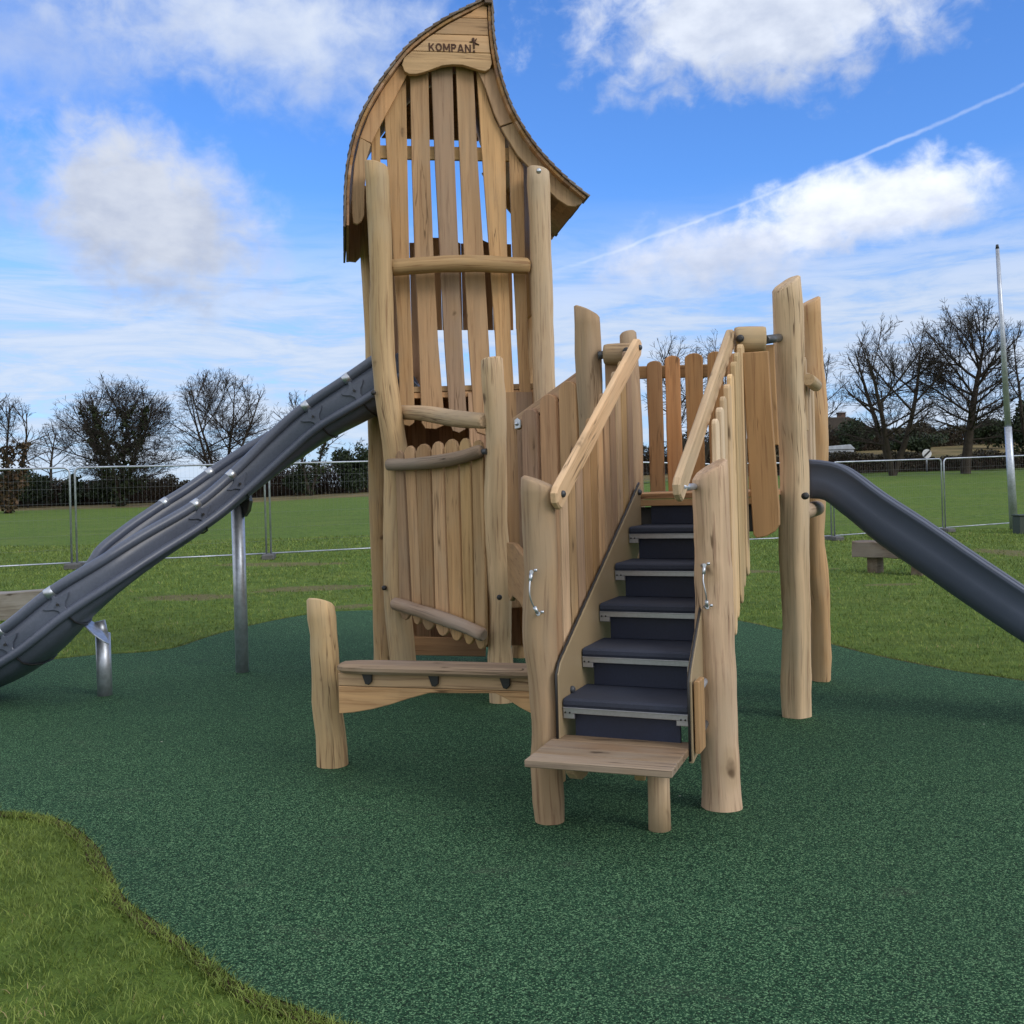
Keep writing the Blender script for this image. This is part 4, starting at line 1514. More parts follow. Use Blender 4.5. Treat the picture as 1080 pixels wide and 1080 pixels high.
# ------------------------------------------------------------------ left slide
# stations: near rim pixel, depth; vertical distance in px to the corner tube; far-rim lift
stn = [((411, 367), 8.50, 36, .0), ((365, 399), 8.52, 34, .0), ((322, 428), 8.56, 30, .02), ((289, 456), 8.55, 29, .03), ((243, 501), 8.42, 26, .05), ((205.5, 532), 8.18, 26, .03),
       ((148, 565.5), 7.86, 29, .0), ((104, 593), 7.66, 30, .0), ((52, 625), 7.56, 33, -.01), ((0, 665.5), 7.56, 34, -.01), ((-50, 690), 7.66, 36, -.02), ((-110, 706), 7.74, 36, 0), ((-170, 713), 7.82, 36, 0)]
nr = crom([P(*s_[0], s_[1]) for s_ in stn], 5)
hw_ = [s_[2] * s_[1] / 1050 for s_ in stn]
hs = np.interp(np.arange(len(nr)) / 5.0, range(len(stn)), hw_)
ls = np.interp(np.arange(len(nr)) / 5.0, range(len(stn)), [s_[3] for s_ in stn])
WL = .52
fr, profs, near, far_, corner, cornf, tang = [], [], [], [], [], [], []
for i, p in enumerate(nr):
    a, b_ = nr[max(0, i - 1)], nr[min(len(nr) - 1, i + 1)]
    t_ = (b_ - a).normalized(); th_ = Vector((t_.x, t_.y, 0)).normalized()
    ac_ = Vector((0, 0, 0))
    for j_ in range(-5, 6):
        a3_, b3_ = nr[max(0, min(len(nr) - 2, i + j_))], nr[max(1, min(len(nr) - 1, i + j_ + 1))]
        tj = (b3_ - a3_); q_ = Vector((tj.y, -tj.x, 0)).normalized()
        ac_ += q_ if q_.y > 0 else -q_
    across = ac_.normalized()
    across = (across + Z * (ls[i] / WL)).normalized()
    across = (across - t_ * across.dot(t_)).normalized()
    dn = t_.cross(across); dn = dn if dn.z < 0 else -dn
    h = hs[i] * .86
    near.append(p); far_.append(p + across * WL); corner.append(p + dn * h - across * .012); cornf.append(p + dn * h + across * (WL + .012)); tang.append(t_)
    outer = [(0, 0), (-.004, h * .5), (.0, h), (.05, h + .075), (.13, h + .105), (WL / 2, h + .12), (WL - .13, h + .105), (WL - .05, h + .075), (WL, h), (WL + .004, h * .5), (WL, 0)]
    inner = [(WL - .02, 0), (WL - .018, h * .5), (WL - .03, h * .95), (WL - .07, h + .05), (WL - .14, h + .078), (WL / 2, h + .09), (.14, h + .078), (.07, h + .05), (.03, h * .95), (.018, h * .5), (.02, 0)]
    profs.append(outer + inner); fr.append((p, across, dn))
mb = MB(); mb.sweep(fr, profs)
sl1 = mb.build('segmented_slide', M['plastic'], root, recalc=True)
sl1['label'] = 'curving segmented dark grey slide with tube rims going down to the left'
for line, rr in ((near, .041), (far_, .041), (corner, .034), (cornf, .034)):
    mb = MB(); mb.tube(line, rr, 16)
    mb.build('slide_rim', M['plastic'], sl1)
def idx_near(px):
    # nearest sample of the near rim to a pixel column
    best, bi = 1e9, 0
    for i, p in enumerate(near):
        q = 540 + FPX * p.x / p.y
        if abs(q - px) < best: best, bi = abs(q - px), i
    return bi
for j, px in enumerate((365, 322, 243, 205, 52, 0, -60)):
    i = idx_near(px)
    for line in (near, far_):
        mb = MB()
        p, t_ = line[i], (line[min(i + 1, len(line) - 1)] - line[max(0, i - 1)]).normalized()
        mb.tube([p - t_ * .032, p - t_ * .030, p + t_ * .030, p + t_ * .032], [.040, .0435, .0435, .040], 18)
        mb.build('rim_clamp', M['steel'], sl1)
    # seam rib round the shell, with flared ears on the near wall
    p, ac, dn = fr[i]
    prof = profs[i]
    mb = MB()
    ribo = [p + ac * (a + (WL / 2 - a) * -.035) + dn * (b_ + .008) for a, b_ in prof[:11]]
    mb.tube(ribo, .007, 8)
    mb.build('seam_rib', M['black'], sl1)
    t_ = tang[i]
    h = hs[i] * .86
    mb = MB()
    # saddle shaped flange across the seam
    hp = [(.012, .036), (.016, h * .26), (.036, h * .33), (.070, h * .37), (.112, h * .36), (.116, h * .40), (.088, h * .52), (.052, h * .62), (.030, h * .76), (.028, h - .01)]
    mb.prism([(a, b_) for a, b_ in hp] + [(-a, b_) for a, b_ in hp[::-1]], p - ac * .008, t_, dn, -ac, .011, .004, 'x')
    mb.build('seam_lug', M['plastic'], sl1)
    mb = MB()
    q = p + dn * (h * .55) - ac * .03
    mb.tube([q, q - ac * .012], .011, 10)
    mb.build('lug_bolt', M['black'], sl1)
# steel legs
def sleg(px, py, toppx, label):
    foot = PG(px, py) + Vector((0, .05, 0))
    topz = P(toppx[0], toppx[1], foot.y).z
    mb = MB()
    mb.tube([foot - Z * .02, Vector((foot.x - .005, foot.y, topz))], .058, 24)
    o_ = mb.build('slide_post', M['galv'], root)
    o_['label'] = label
    return o_, Vector((foot.x, foot.y, topz))
sp1, tp1 = sleg(253.5, 711, (252, 531), 'tall steel post under the middle of the left slide')
sp2, tp2 = sleg(107.5, 736, (106, 668), 'short steel post under the lower part of the left slide')
i = idx_near(250); t_ = tang[i]; th_ = Vector((t_.x, t_.y, 0)).normalized()
mb = MB()
mb.prism([(-.09, .05), (.10, .11), (.12, .02), (.10, -.07), (.065, -.12), (.05, -.02), (.0, -.005), (-.06, -.01)], tp1 - Vector((0, .06, 0)), Vector((1, 0, 0)), Z, Vector((0, 1, 0)), .12, .006)
mb.build('post_bracket', M['black'], sp1)
mb = MB()
# sloping steel saddle plate on the short post
sa = P(89, 655, 7.95); sb_ = P(117, 683, 7.85)
dd = (sb_ - sa).normalized(); un = Vector((0, 1, 0)); 
pl_ = [(-.03, -.05), (.04, -.09), (.16, -.085), (.26, -.04), (.30, .0), (.26, .04), (.16, .085), (.04, .09), (-.03, .05)]
mb.prism(pl_, sa, dd, un, dd.cross(un), .010, .002)
mb.tube([tp2 - Z * .04, tp2 + Z * .10 - Vector((.03, 0, 0))], .045, 16)
mb.build('post_bracket', M['galv'], sp2)

# ================================================================== FENCE PANELS
J = [(-16.1, 17.9), (-12.5, 19.1), (-8.98, 20.35), (-5.30, 21.55), (-1.8, 22.75), (1.65, 23.95), (5.1, 25.15), (8.45, 26.3), (12.12, 28.0), (15.7, 29.4), (19.2, 30.8)]


def fence_panel(a, b_):
    a = Vector((*a, hgt(*a) + .06)); b_ = Vector((*b_, hgt(*b_) + .06))
    d = (b_ - a); d.normalize()
    a2, b2 = a + d * .05, b_ - d * .05
    L = (b2 - a2).length
    r = empty('temporary_fence', a2.lerp(b2, .5))
    H = 2.0; rr = .11
    mb = MB()
    pts = [a2 + Z * 0, a2 + Z * (H - rr)]
    for k in range(1, 5):
        t_ = k / 5 * math.pi / 2
        pts.append(a2 + d * (rr * (1 - math.cos(t_))) + Z * (H - rr + rr * math.sin(t_)))
    pts.append(a2 + d * rr + Z * H)
    for k in range(0, 5):
        t_ = k / 5 * math.pi / 2
        pts.append(b2 - d * (rr * (1 - math.sin(t_))) + Z * (H - rr + rr * math.cos(t_)))
    pts += [b2 + Z * (H - rr), b2]
    mb.tube(pts, .021, 8)
    mb.tube([a2 + Z * .06, b2 + Z * .06], .017, 8)
    mb.build('frame', M['galv'], r)
    mb = MB()
    n = int(L / .085)
    for k in range(1, n):
        p = a2 + d * (L * k / n)
        mb.tube([p + Z * .07, p + Z * (H - .01)], .0010, 3)
    for z in (.33, .62, .95, 1.27, 1.57, 1.74):
        mb.tube([a2 + Z * z, b2 + Z * z], .0016, 3)
    mb.build('wire_mesh', M['wire'], r)
    return r


plabels = ['temporary mesh fence panel at the far left edge, mostly out of frame', 'temporary mesh fence panel at the left edge behind the white log',
           'temporary mesh fence panel crossed by the grey segmented slide', 'temporary mesh fence panel running in behind the tower from the left slide post',
           'temporary mesh fence panel seen behind the bottom of the tower', 'temporary mesh fence panel seen behind the stairs',
           'temporary mesh fence panel left of the right-hand slide mouth, seen between the posts', 'temporary mesh fence panel above the right-hand slide, left of the twin uprights',
           'temporary mesh fence panel crossed by the tall flagpole', 'temporary mesh fence panel past the flagpole at the right edge']
for i in range(1, len(J) - 1):
    r = fence_panel(J[i], J[i + 1])
    tag(r, plabels[i], 'fence', 'temporary mesh fence panels across the field')
flabels = ['dark fence foot at the joint by the left edge', 'dark fence foot under the joint at the white log end of the slide', 'dark fence foot under the joint right of the tall slide post',
           'dark fence foot behind the tower', 'dark fence foot behind the stairs', 'dark fence foot seen under the deck',
           'dark fence foot at the joint beside the slide mouth', 'dark fence foot at the twin uprights by the right slide']
for i, k in enumerate((1, 2, 3, 4, 5, 6, 7, 8)):
    x, y = J[k]
    mb = MB()
    zz = hgt(x, y)
    mb.prism([(-.11, -.38), (.11, -.38), (.13, -.3), (.13, .3), (.11, .38), (-.11, .38), (-.13, .3), (-.13, -.3)], Vector((x, y, zz - .01)), TU, TV, Z, .12, .02)
    ft = mb.build('ballast_block', M['concrete'])
    me_c = ft
    tag(ft, flabels[i], 'fence foot', 'feet of the temporary fence')
    # each joint's coupler belongs to the panel it clamps
for i in range(1, len(J) - 1):
    pass

# ---- tall bare pole, big timber beams
pb = P(1069, 560, 28.2); pb.z = hgt(pb.x, pb.y)
pt = P(1051, 258, 28.2)
fp = empty('flagpole', pb, 'tall slim leaning grey pole standing by the fence at the right', 'pole')
mb = MB()
mb.tube([pb - Z * .1, pb.lerp(pt, .2), pb.lerp(pt, .36)], [.115, .105, .098], 14)
mb.build('lower_shaft', M['galv'], fp)
mb = MB()
mb.tube([pb.lerp(pt, .358), pb.lerp(pt, .7), pb.lerp(pt, .985)], [.084, .068, .05], 12)
mb.build('upper_shaft', M['galv'], fp)
mb = MB()
mb.tube([pb.lerp(pt, .985), pt], [.052, .035], 10)
mb.build('pole_cap', M['black'], fp)


def beam(name, a, b_, wdt, hh, zb, label, cat, legs=(), mat='beam'):
    d = (b_ - a); L = d.length; d.normalize(); n_ = Z.cross(d)
    r = empty(name, Vector((a.x, a.y, 0)), label, cat)
    mb = MB()
    path = []
    k_ = 10
    vs, fs, gs = [], [], []
    for i in range(k_ + 1):
        t_ = i / k_
        c_ = a + d * (L * t_)
        zz = zb(c_) if callable(zb) else zb
        sc = 1 + .05 * mnoise.noise(Vector((t_ * 4, a.x, 0)))
        for (sx_, sz_) in ((-.5, .04), (-.46, 0), (.46, 0), (.5, .05), (.5, .92), (.44, 1), (-.45, 1), (-.5, .94)):
            jx = .02 * mnoise.noise(Vector((t_ * 6, sx_ * 5, sz_ * 4 + a.x)))
            vs.append(c_ * 1 + n_ * (wdt * sx_ * sc + jx) + Z * (zz + hh * sz_ * sc + jx - c_.z))
            gs.append((sx_ * wdt + 3, sz_ * hh, L * t_))
    n8 = 8
    for i in range(k_):
        for s_ in range(n8):
            j = (s_ + 1) % n8
            fs.append((i * n8 + s_, i * n8 + j, (i + 1) * n8 + j, (i + 1) * n8 + s_))
    fs.append(tuple(range(n8))[::-1]); fs.append(tuple(k_ * n8 + s_ for s_ in range(n8)))
    mb._add(vs, fs, gs, False)
    mb.build('beam', M[mat], r, recalc=True)
    for f in legs:
        p = a + d * (L * f)
        g_ = hgt(p.x, p.y)
        mb = MB()
        mb.box(Vector((p.x, p.y, g_ - .05)) - d * .09 - n_ * wdt * .3, d, n_, Z, .18, wdt * .6, (zb if not callable(zb) else zb(p)) - g_ + .05, .012)
        mb.build('leg', M['darkwood'], r)
    return r


a = P(-150, 640, 13.0); b_ = P(72, 632, 13.7)
beam('timber_beam', Vector((a.x, a.y, 0)), Vector((b_.x, b_.y, 0)), .34, .38, lambda p: hgt(p.x, p.y) - .01, 'long pale weathered timber beam lying on the grass at the left edge', 'log')
a = P(904, 588, 17.3); b_ = Vector((a.x + .85, a.y - 1.0, 0)); a = Vector((a.x, a.y, 0)); 
beam('beam_bench', a, b_, .36, .27, P(910, 586, 17.1).z - .02, 'low chunky weathered timber beam bench behind the right slide', 'bench', (.25, .85), 'darkwood')
# dark bin-like post cut by the right edge
q = PG(1086, 560); q = Vector((14.3, 27.6, 0)); q.z = hgt(q.x, q.y)
q2 = P(1084, 562, 26.8); g_ = hgt(q2.x, q2.y)
mb = MB()
mb.box(Vector((q2.x - .22, q2.y, g_ - .02)), Vector((1, 0, 0)), Vector((0, 1, 0)), Z, .45, .4, .50, .02)
mb.box(Vector((q2.x - .24, q2.y - .02, g_ + .482)), Vector((1, 0, 0)), Vector((0, 1, 0)), Z, .49, .44, .04, .01)
tag(mb.build('cabinet', simple('green_cabinet', (.03, .045, .035), .6)), 'small dark green cabinet beside the pole, cut by the right edge', 'cabinet')

# ================================================================== TREES
def tree_segments(h, rx, crown_base, r0, seed, stems=1, up=.5, density=1.0, spread=.62):
    """Branch skeleton as (p0, p1, r0, r1, level); limbs reach out to a loose domed crown."""
    rg = random.Random(seed)
    segs = []
    cz = crown_base + (h - crown_base) * .42
    rzu, rzd = h - cz, max(.5, cz - crown_base * .7)
    off = Vector((rg.uniform(0, 50), rg.uniform(0, 50), 0))

    def reach(p, d):
        """how far from p along d the crown's edge lies (its edge is uneven)"""
        k = .92 + .30 * mnoise.noise(d * 1.8 + off)
        a_ = b_ = 0.0
        t_ = 0.0
        for _ in range(40):
            t_ += .35
            q = p + d * t_
            rz = rzu if q.z > cz else rzd
            if (q.x / rx) ** 2 + (q.y / rx) ** 2 + ((q.z - cz) / rz) ** 2 > k * k:
                break
        return t_

    def grow(p, d, r, lev, length):
        step = (.7, .6, .45, .34, .28)[lev]
        n = max(2, int(length / step))
        sl = length / n
        kids = []
        wob = (.04, .055, .09, .13, .17)[lev]
        for i in range(n):
            d = (d + Vector((rg.gauss(0, wob), rg.gauss(0, wob), rg.gauss(0, wob) + .03 * up))).normalized()
            q = p + d * sl
            r1 = r * (1 - .75 / n)
            segs.append((p.copy(), q.copy(), r * (.8 if lev > 2 else 1), r1 * (.8 if lev > 2 else 1), lev))
            kids.append((q.copy(), d.copy(), r1))
            p, r = q, r1
        if lev >= 4: return
        nk = (0, 14, 7.5, 4.2)[lev] * density * min(1.5, .55 + length / (3.6, 5.0, 3.0, 1.6)[lev])
        nk = int(nk) + (1 if rg.random() < nk % 1 else 0)
        for k in range(nk):
            f = .12 + .86 * (k + rg.random()) / nk
            q, dd, rr = kids[min(n - 1, int(f * n))]
            side = Matrix.Rotation(rg.uniform(0, 2 * math.pi), 3, dd) @ dd.orthogonal().normalized()
            an = rg.uniform(.38, .85) * (spread / .62)
            nd = (dd * math.cos(an) + side * math.sin(an) + Z * (.10 * up)).normalized()
            nl = length * (1.0 - .35 * f) * rg.uniform(.34, .64)
            nl = min(nl, reach(q, nd) * rg.uniform(.9, 1.2))
            if nl > .22:
                grow(q, nd, max(.007, rr * rg.uniform(.38, .62)), lev + 1, nl)

    for s_ in range(stems):
        a_ = 2 * math.pi * s_ / stems + rg.uniform(-.4, .4)
        tl = .05 if stems == 1 else rg.uniform(.16, .42)
        d = Vector((math.cos(a_) * tl, math.sin(a_) * tl, 1)).normalized()
        rs = r0 * (1 if stems == 1 else .62)
        p = Vector((0, 0, -.1)); L_ = reach(Vector((0, 0, cz)), d) * .80 + cz
        n = 16; r = rs
        nl_ = int((26 if stems == 1 else 11) * density)
        tr_ = []
        for i in range(n):
            d = (d + Vector((rg.gauss(0, .035), rg.gauss(0, .035), .03))).normalized()
            q = p + d * (L_ / n)
            r1 = rs * (1 - (i + 1) / n) ** .75 + .012
            segs.append((p.copy(), q.copy(), r, r1, 0)); tr_.append((q.copy(), d.copy(), r1)); p, r = q, r1
        for k in range(nl_):
            f = (k + .2 + .6 * rg.random()) / nl_
            z = crown_base * .75 / L_ + (1 - crown_base * .75 / L_) * f ** 1.1 * .96
            q, dd, rr = tr_[min(n - 1, int(z * n))]
            a2 = k * 2.4 + rg.uniform(-.5, .5)
            el_ = .02 + 1.12 * f + .18 * up + rg.uniform(-.15, .15)
            nd = Vector((math.cos(a2) * math.cos(el_), math.sin(a2) * math.cos(el_), math.sin(el_)))
            grow(q, nd, min(rr * .62, r0 * .27), 1, reach(q, nd) * rg.uniform(.84, 1.0))
    return segs


def seg_mesh(name, segs, mat, origin, minr=0.0, parent=None):
    A = np.array([s_[0] for s_ in segs]); B = np.array([s_[1] for s_ in segs])
    ra = np.maximum(minr, np.array([s_[2] for s_ in segs])); rb_ = np.maximum(minr, np.array([s_[3] for s_ in segs]))
    d = B - A; d /= np.linalg.norm(d, axis=1)[:, None] + 1e-9
    ref = np.where(np.abs(d[:, 2:3]) > .9, np.array([[1, 0, 0]]), np.array([[0, 0, 1]]))
    u = np.cross(d, ref); u /= np.linalg.norm(u, axis=1)[:, None] + 1e-9
    v = np.cross(d, u)
    k = 5 if ra.max() > .06 else 3
    V = []
    for e, (Pp, rr) in enumerate(((A, ra), (B, rb_))):
        for s_ in range(k):
            th_ = 2 * math.pi * s_ / k
            V.append(Pp + u * (np.cos(th_) * rr)[:, None] + v * (np.sin(th_) * rr)[:, None])
    V = np.stack(V, 1)        # n, 2k, 3
    n = len(segs)
    base_ = np.arange(n) * 2 * k
    Q = np.concatenate([np.stack([base_ + s_, base_ + (s_ + 1) % k, base_ + k + (s_ + 1) % k, base_ + k + s_], 1) for s_ in range(k)])
    me = mesh_np(name, V.reshape(-1, 3), Q, np.zeros((0, 3), int), np.repeat(nprng.random(n), 2 * k), mat)
    o_ = bpy.data.objects.new(name, me)
    S.collection.objects.link(o_)
    if parent is not None: o_.parent = parent
    else: o_.location = origin
    return o_


def leaf_mesh(name, centers, size, mat, parent=None, origin=None, flat=.0):
    n = len(centers)
    C_ = np.array(centers)
    d1 = nprng.normal(size=(n, 3)); d1 /= np.linalg.norm(d1, axis=1)[:, None]
    d2 = np.cross(d1, nprng.normal(size=(n, 3))); d2 /= np.linalg.norm(d2, axis=1)[:, None] + 1e-9
    s_ = (size * nprng.uniform(.5, 1.4, n))[:, None]
    V = np.stack([C_ - d1 * s_, C_ + d2 * s_ * .6, C_ + d1 * s_, C_ - d2 * s_ * .6], 1).reshape(-1, 3)
    i = np.arange(n) * 4
    me = mesh_np(name, V, np.stack([i, i + 1, i + 2, i + 3], 1), np.zeros((0, 3), int), np.repeat(nprng.random(n), 4), mat)
    o_ = bpy.data.objects.new(name, me)
    S.collection.objects.link(o_)
    if parent is not None: o_.parent = parent
    elif origin is not None: o_.location = origin
    return o_


def tree(px, py_top, Y, half_px, label, seed, stems=1, base_frac=.2, up=.5, density=1.0, spread=.62, r0=None, ivy=0, ivy_mat='ivy', trunk_px=None, name='bare_tree', ivy_top=.8, twig_r=.0090):
    b_ = P(px, 500, Y); x, y = b_.x, b_.y
    g_ = hgt(x, y)
    top = P(px, py_top, Y).z
    h = top - g_
    rx = half_px * Y / FPX
    r0 = r0 or h * .024
    rt = empty(name, Vector((x, y, g_)), label, 'tree', 'bare winter trees beyond the field')
    segs = tree_segments(h, rx, h * base_frac, r0, seed, stems, up, density, spread)
    seg_mesh('trunk', [s_ for s_ in segs if s_[4] <= 1], M['bark'], None, .03, rt)
    tw = [s_ for s_ in segs if s_[4] > 1]
    seg_mesh('crown', tw, M['twig'], None, twig_r, rt)
    if ivy:
        cs = []
        ms = [s_ for s_ in segs if s_[4] <= 1 and s_[1].z < h * ivy_top and (s_[4] == 0 or Vector((s_[1].x, s_[1].y)).length < rx * .5)]
        for k in range(ivy):
            s_ = ms[nprng.integers(len(ms))]
            p = s_[0].lerp(s_[1], nprng.random())
            sp = .12 + .34 * nprng.random() * (1.25 - p.z / h)
            v = Vector(nprng.normal(size=3)); v.normalize()
            cs.append(tuple(p + v * sp * (.6 + .8 * nprng.random())))
        leaf_mesh('ivy', cs, .13, M[ivy_mat], rt)
    return rt, len(segs)


tcount = 0
TREES = [
    dict(px=8, py_top=416, Y=62, half_px=44, label='bare tree at the far left edge with rusty leaves and ivy on its trunk', seed=3, stems=3, base_frac=.25, ivy=1700, ivy_mat='rust', density=.9, ivy_top=.6),
    dict(px=52, py_top=447, Y=82, half_px=26, label='small thin bare tree between the rusty tree and the ivy-clad tree', seed=5, stems=1, density=.62, base_frac=.3),
    dict(px=127, py_top=404, Y=72, half_px=70, label='broad domed bare tree with a thick ivy-clad trunk and limbs', seed=8, stems=4, base_frac=.16, ivy=5200, up=.3, density=1.0, spread=.7, ivy_top=.82),
    dict(px=233, py_top=392, Y=74, half_px=56, label='bare tree with several spreading stems rising above the left slide', seed=13, stems=4, base_frac=.22, up=.7, density=.95),
    dict(px=326, py_top=412, Y=78, half_px=46, label='bare tree half hidden behind the upper left slide', seed=21, stems=2, base_frac=.25, density=.85, ivy=900),
    dict(px=545, py_top=420, Y=84, half_px=34, label='thin bare tree seen through the tower slats', seed=33, stems=2, density=.7),
    dict(px=607, py_top=428, Y=84, half_px=24, label='bare tree showing just right of the tower', seed=35, stems=1, density=.7),
    dict(px=735, py_top=338, Y=60, half_px=58, label='wide bare tree rising behind the deck railing', seed=41, stems=2, base_frac=.2, up=.5, density=1.0),
    dict(px=858, py_top=372, Y=75, half_px=44, label='bare tree half hidden behind the right corner posts', seed=47, stems=2, density=.85),
    dict(px=941, py_top=340, Y=58.5, half_px=60, label='many-stemmed bare tree left of the traffic sign', seed=55, stems=3, base_frac=.16, up=.6, spread=.55, density=1.0, r0=.32),
    dict(px=1018, py_top=321, Y=58.5, half_px=62, label='tall domed bare tree with a stout trunk left of the flagpole', seed=64, stems=1, base_frac=.22, up=.5, density=1.15, r0=.31),
    dict(px=1092, py_top=334, Y=60, half_px=40, label='bare tree cut by the right edge of the picture', seed=71, stems=2, base_frac=.2, density=.9),
]
import time
t0_ = time.time()
for kw in TREES:
    r_, n_ = tree(**kw)
    tcount += n_
print('tree segs', tcount, round(time.time() - t0_, 1))


# ---- hedges and evergreen bushes
def hedge(name, pts, hts, depth, label, ntw, nlf, mat='hedge', cat='hedge', group=None, leaf=.10, twig=True, tw_r=.012):
    """scrub hedge along a line of (px, Y) with heights in metres; twigs and leaves in one mesh each."""
    L_ = []
    for (px, Y) in pts:
        q = P(px, 500, Y); L_.append(Vector((q.x, q.y, 0)))
    o3 = Vector((L_[0].x, L_[0].y, hgt(L_[0].x, L_[0].y)))
    rt = empty(name, o3, label, cat, group)
    def pos():
        f = nprng.random() * (len(L_) - 1); i = int(f); f -= i
        p = L_[i].lerp(L_[i + 1], f)
        hh = hts[i] * (1 - f) + hts[i + 1] * f
        hh *= 1 + .45 * mnoise.noise(Vector((p.x * .33, p.y * .3, 7))) + .22 * mnoise.noise(Vector((p.x * 1.3, 2, 7)))
        y = p.y + nprng.uniform(-.5, .5) * depth
        return p.x, y, hgt(p.x, y), hh
    if ntw:
        sg = []
        for k in range(ntw):
            x, y, g_, hh = pos()
            z0 = g_ + hh * max(0, nprng.random() - .35) * .9
            a_ = Vector((x, y, z0)) - o3
            l_ = hh * nprng.uniform(.2, .5)
            d = Vector((nprng.normal(0, .35), nprng.normal(0, .35), 1)).normalized()
            b2 = a_ + d * l_
            sg.append((a_, b2, tw_r * 1.5, tw_r * .7, 2))
            c_ = a_.lerp(b2, .6); e = c_ + Vector((nprng.normal(0, .25), nprng.normal(0, .25), .25)) * hh * .25
            sg.append((c_, e, tw_r, tw_r * .6, 2))
        seg_mesh('twigs', sg, M['scrub'], None, 0, rt)
    if nlf:
        cs = []
        for k in range(nlf):
            x, y, g_, hh = pos()
            z = hh * (nprng.random() ** .85) * .97
            cs.append((x - o3.x, y - o3.y, g_ + z - o3.z))
        leaf_mesh('foliage', cs, leaf, M[mat], rt)
    return rt


hedge('hedgerow', [(-90, 78), (0, 79), (60, 80), (120, 81), (185, 82)], [2.6, 2.5, 2.2, 2.1, 2.0], 1.6, 'dark leafless hedgerow along the field edge below the ivy-clad tree', 9000, 16000, leaf=.10, group='field boundary hedges')
hedge('hedgerow', [(185, 82), (240, 82), (300, 83), (400, 83), (480, 84)], [1.9, 2.0, 2.6, 2.6, 2.2], 1.6, 'dark leafless hedgerow beyond the fence behind the tall slide post', 8000, 12000, leaf=.10, group='field boundary hedges')
hedge('hedgerow', [(480, 84), (560, 82), (640, 78), (720, 74), (800, 70)], [2.4, 2.4, 2.6, 2.8, 2.6], 1.6, 'dark hedgerow seen between the deck boards and under the stairs', 6000, 12000, leaf=.10, group='field boundary hedges')
hedge('roadside_hedge', [(790, 67.2), (870, 67.2), (950, 67.3), (1020, 67.5), (1100, 68), (1200, 69)], [1.35, 1.3, 1.15, 1.1, 1.15, 1.2], 1.3, 'low clipped dark hedge behind the lane at the right', 5000, 26000, leaf=.08, group='hedges at the right')
hedge('hillside_hedge', [(800, 92), (880, 94), (950, 96), (1010, 100), (1100, 104), (1200, 108)], [2.6, 2.3, 2.2, 2.1, 2.2, 2.2], 2.2, 'upper dark hedge crossing the hillside behind the tan pasture', 5000, 26000, leaf=.13, group='hedges at the right')


def bush(px, Y, half_px, py_top, label, mat='holly', n=5000, leaf=.12, py_b=None, name='evergreen_bush'):
    c_ = P(px, 500, Y); g_ = hgt(c_.x, c_.y)
    h = P(px, py_top, Y).z - g_
    rx = half_px * Y / FPX
    rt = empty(name, Vector((c_.x, c_.y, g_)), label, 'bush', 'evergreen bushes beyond the field')
    segs = tree_segments(h * .96, rx * .9, h * .1, .05, int(px * 3) + 1, 3, .5, .45)
    seg_mesh('stems', segs, M['bark'], None, .012, rt)
    lobes = [(Vector((nprng.uniform(-.6, .6) * rx, nprng.uniform(-.5, .5) * rx, h * nprng.uniform(.2, .78))), nprng.uniform(.28, .5)) for _ in range(14)]
    cs = []
    for k in range(n):
        c0_, s_ = lobes[nprng.integers(len(lobes))]
        v = Vector(nprng.normal(size=3)); v.normalize()
        r_ = nprng.random() ** .4
        p = c0_ + Vector((v.x * rx * s_, v.y * rx * s_, v.z * h * s_ * .55)) * r_ * (1 + .3 * mnoise.noise(v * 3 + c0_))
        if p.z > .05: cs.append(tuple(p))
    leaf_mesh('foliage', cs, leaf, M[mat], rt)
    return rt


bush(28, 76, 34, 492, 'dark bush under the thin tree near the left edge', n=4200)
bush(74, 79, 14, 496, 'small dark bush left of the ivy-clad trunk', n=2200)
bush(110, 79, 20, 500, 'low dark bush right of the twin fence uprights', n=2200)
bush(372, 80, 28, 466, 'rounded dark evergreen bush against the tower left post', n=7000, mat='holly')
bush(312, 80, 20, 490, 'low dark evergreen bush below the upper left slide', n=3000)
bush(900, 88, 26, 440, 'dark bush beside the cottage roof', n=4000)
bush(968, 88, 28, 452, 'dark bush between the two tall trees at the right', n=4000)
bush(1042, 92, 26, 436, 'dark conical evergreen behind the flagpole', n=5000)
bush(1084, 64, 17, 405, 'dark evergreen cut by the right edge', n=6000)

# ---- cottage on the hillside, pale roof of a greenhouse, traffic sign
c_ = P(882, 470, 104); g_ = hgt(c_.x, c_.y)
hs_ = empty('cottage', Vector((c_.x, c_.y, g_)), 'brown roofed cottage with a chimney behind the right posts', 'house')
mb = MB()
zr = P(888, 440, 104).z; ze = P(888, 462, 104).z
X_, Y_ = Vector((1, 0, 0)), Vector((0, 1, 0))
mb.box(Vector((c_.x - 4.5, c_.y, g_ - .5)), X_, Y_, Z, 10, 6, ze - g_ + .5, .03)
mb.build('wall', simple('cottage_wall', (.16, .10, .07), .9, 0, .3, 3), hs_)
mb = MB()
mb.prism([(-5.0, ze - .15), (5.9, ze - .15), (1.2, zr), (-.8, zr)], Vector((c_.x, c_.y - .35, 0)), X_, Z, Y_, 6.6, .05)
rf = mb.build('roof', simple('cottage_roof', (.055, .045, .038), .9, 0, .3, 3), hs_)
mb = MB()
cb, ct = P(884, 446, 106), P(884, 436, 106)
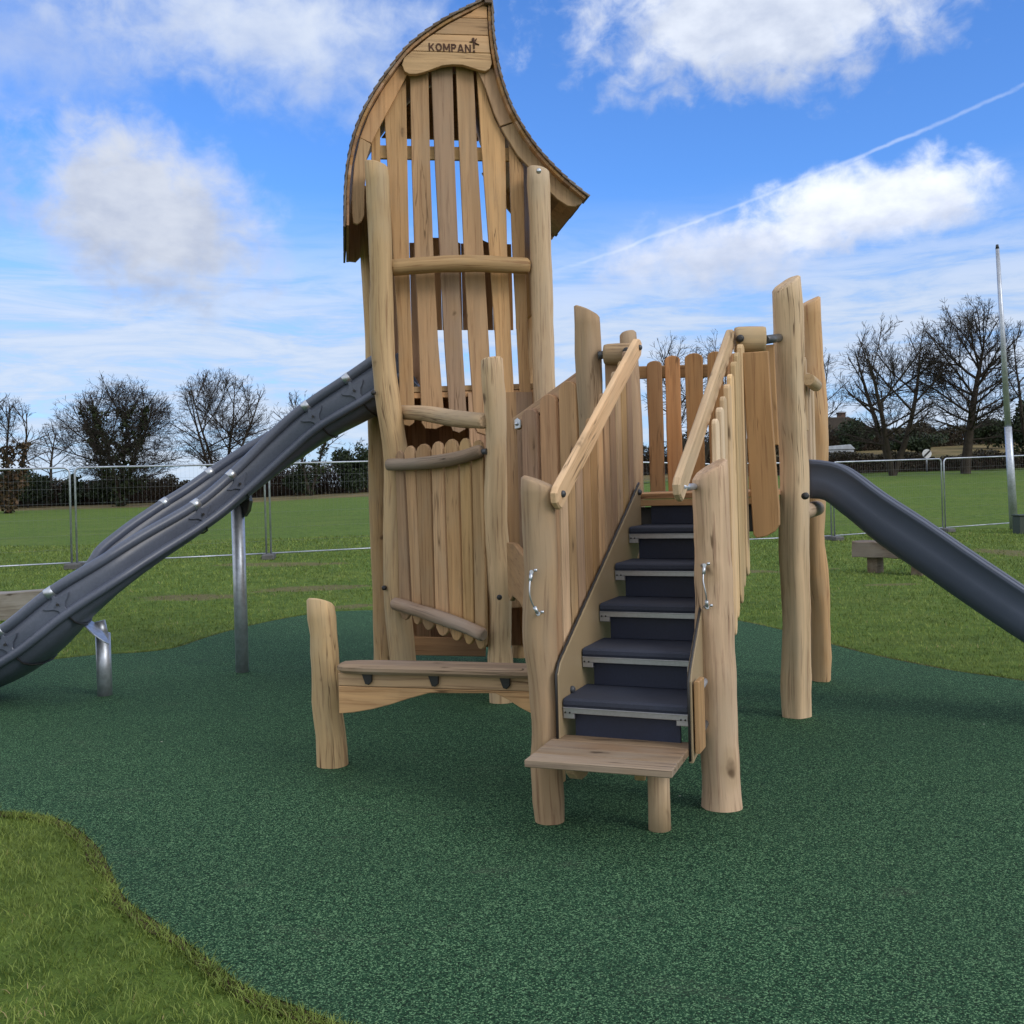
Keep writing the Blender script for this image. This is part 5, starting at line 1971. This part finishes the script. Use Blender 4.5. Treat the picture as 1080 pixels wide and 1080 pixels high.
mb.box(Vector((cb.x, cb.y, cb.z - .6)), X_, Y_, Z, .75, .6, ct.z - cb.z + .6, .03)
mb.box(Vector((cb.x - .06, cb.y - .06, ct.z - .01)), X_, Y_, Z, .87, .72, .12, .02)
mb.build('chimney', simple('chimney_brick', (.10, .06, .045), .9), rf)
mb = MB()
for k in range(2):
    mb.box(Vector((c_.x - 2.6 + k * 4.6, c_.y - .03, ze - 1.5)), X_, Z, Y_, 1.1, .9, .02, .01)
mb.build('window', simple('dark_window', (.02, .025, .03), .15), hs_)

gq = P(884, 470, 84); gg = hgt(gq.x, gq.y)
gz0, gz1 = P(884, 474, 84).z, P(884, 469, 84).z
gh = empty('greenhouse', Vector((gq.x, gq.y, gg)), 'pale glinting greenhouse roof above the roadside hedge', 'greenhouse')
gm = simple('glass_roof', (.36, .40, .46), .25, 0, .2, 2)
mb = MB()
mb.prism([(0, gz0), (2.9, gz0), (2.5, gz1), (.5, gz1 - .12)], Vector((gq.x - 1.5, gq.y, 0)), X_, Z, Y_, 2.2, .02)
mb.build('roof', gm, gh)
mb = MB()
mb.box(Vector((gq.x - 1.4, gq.y + .1, gg - .3)), X_, Y_, Z, 2.7, 2.0, gz0 - gg + .28, .02)
mb.build('wall', gm, gh)

sq = P(977, 497, 65.6); sg_ = hgt(sq.x, sq.y)
sn = empty('traffic_sign', Vector((sq.x, sq.y, sg_)), 'round white traffic sign with a black diagonal bar on a post', 'sign')
sz = P(977, 478.5, 65.6).z
mb = MB(); mb.tube([Vector((sq.x, sq.y, sg_ - .1)), Vector((sq.x, sq.y, sz + .3))], .045, 8)
mb.build('pole', M['galv'], sn)
mb = MB(); mb.tube([Vector((sq.x, sq.y - .05, sz)), Vector((sq.x, sq.y - .08, sz))], .30, 28)
mb.build('sign_disc', simple('white_sign', (.75, .77, .8), .5), sn)
mb = MB()
dd = Vector((.7071, 0, .7071)); dn = Vector((-.7071, 0, .7071))
mb.box(Vector((sq.x, sq.y - .10, sz)) - dd * .28 - dn * .055, dd, dn, Y_, .56, .11, .012, .002)
mb.build('diagonal_bar', M['black'], sn)
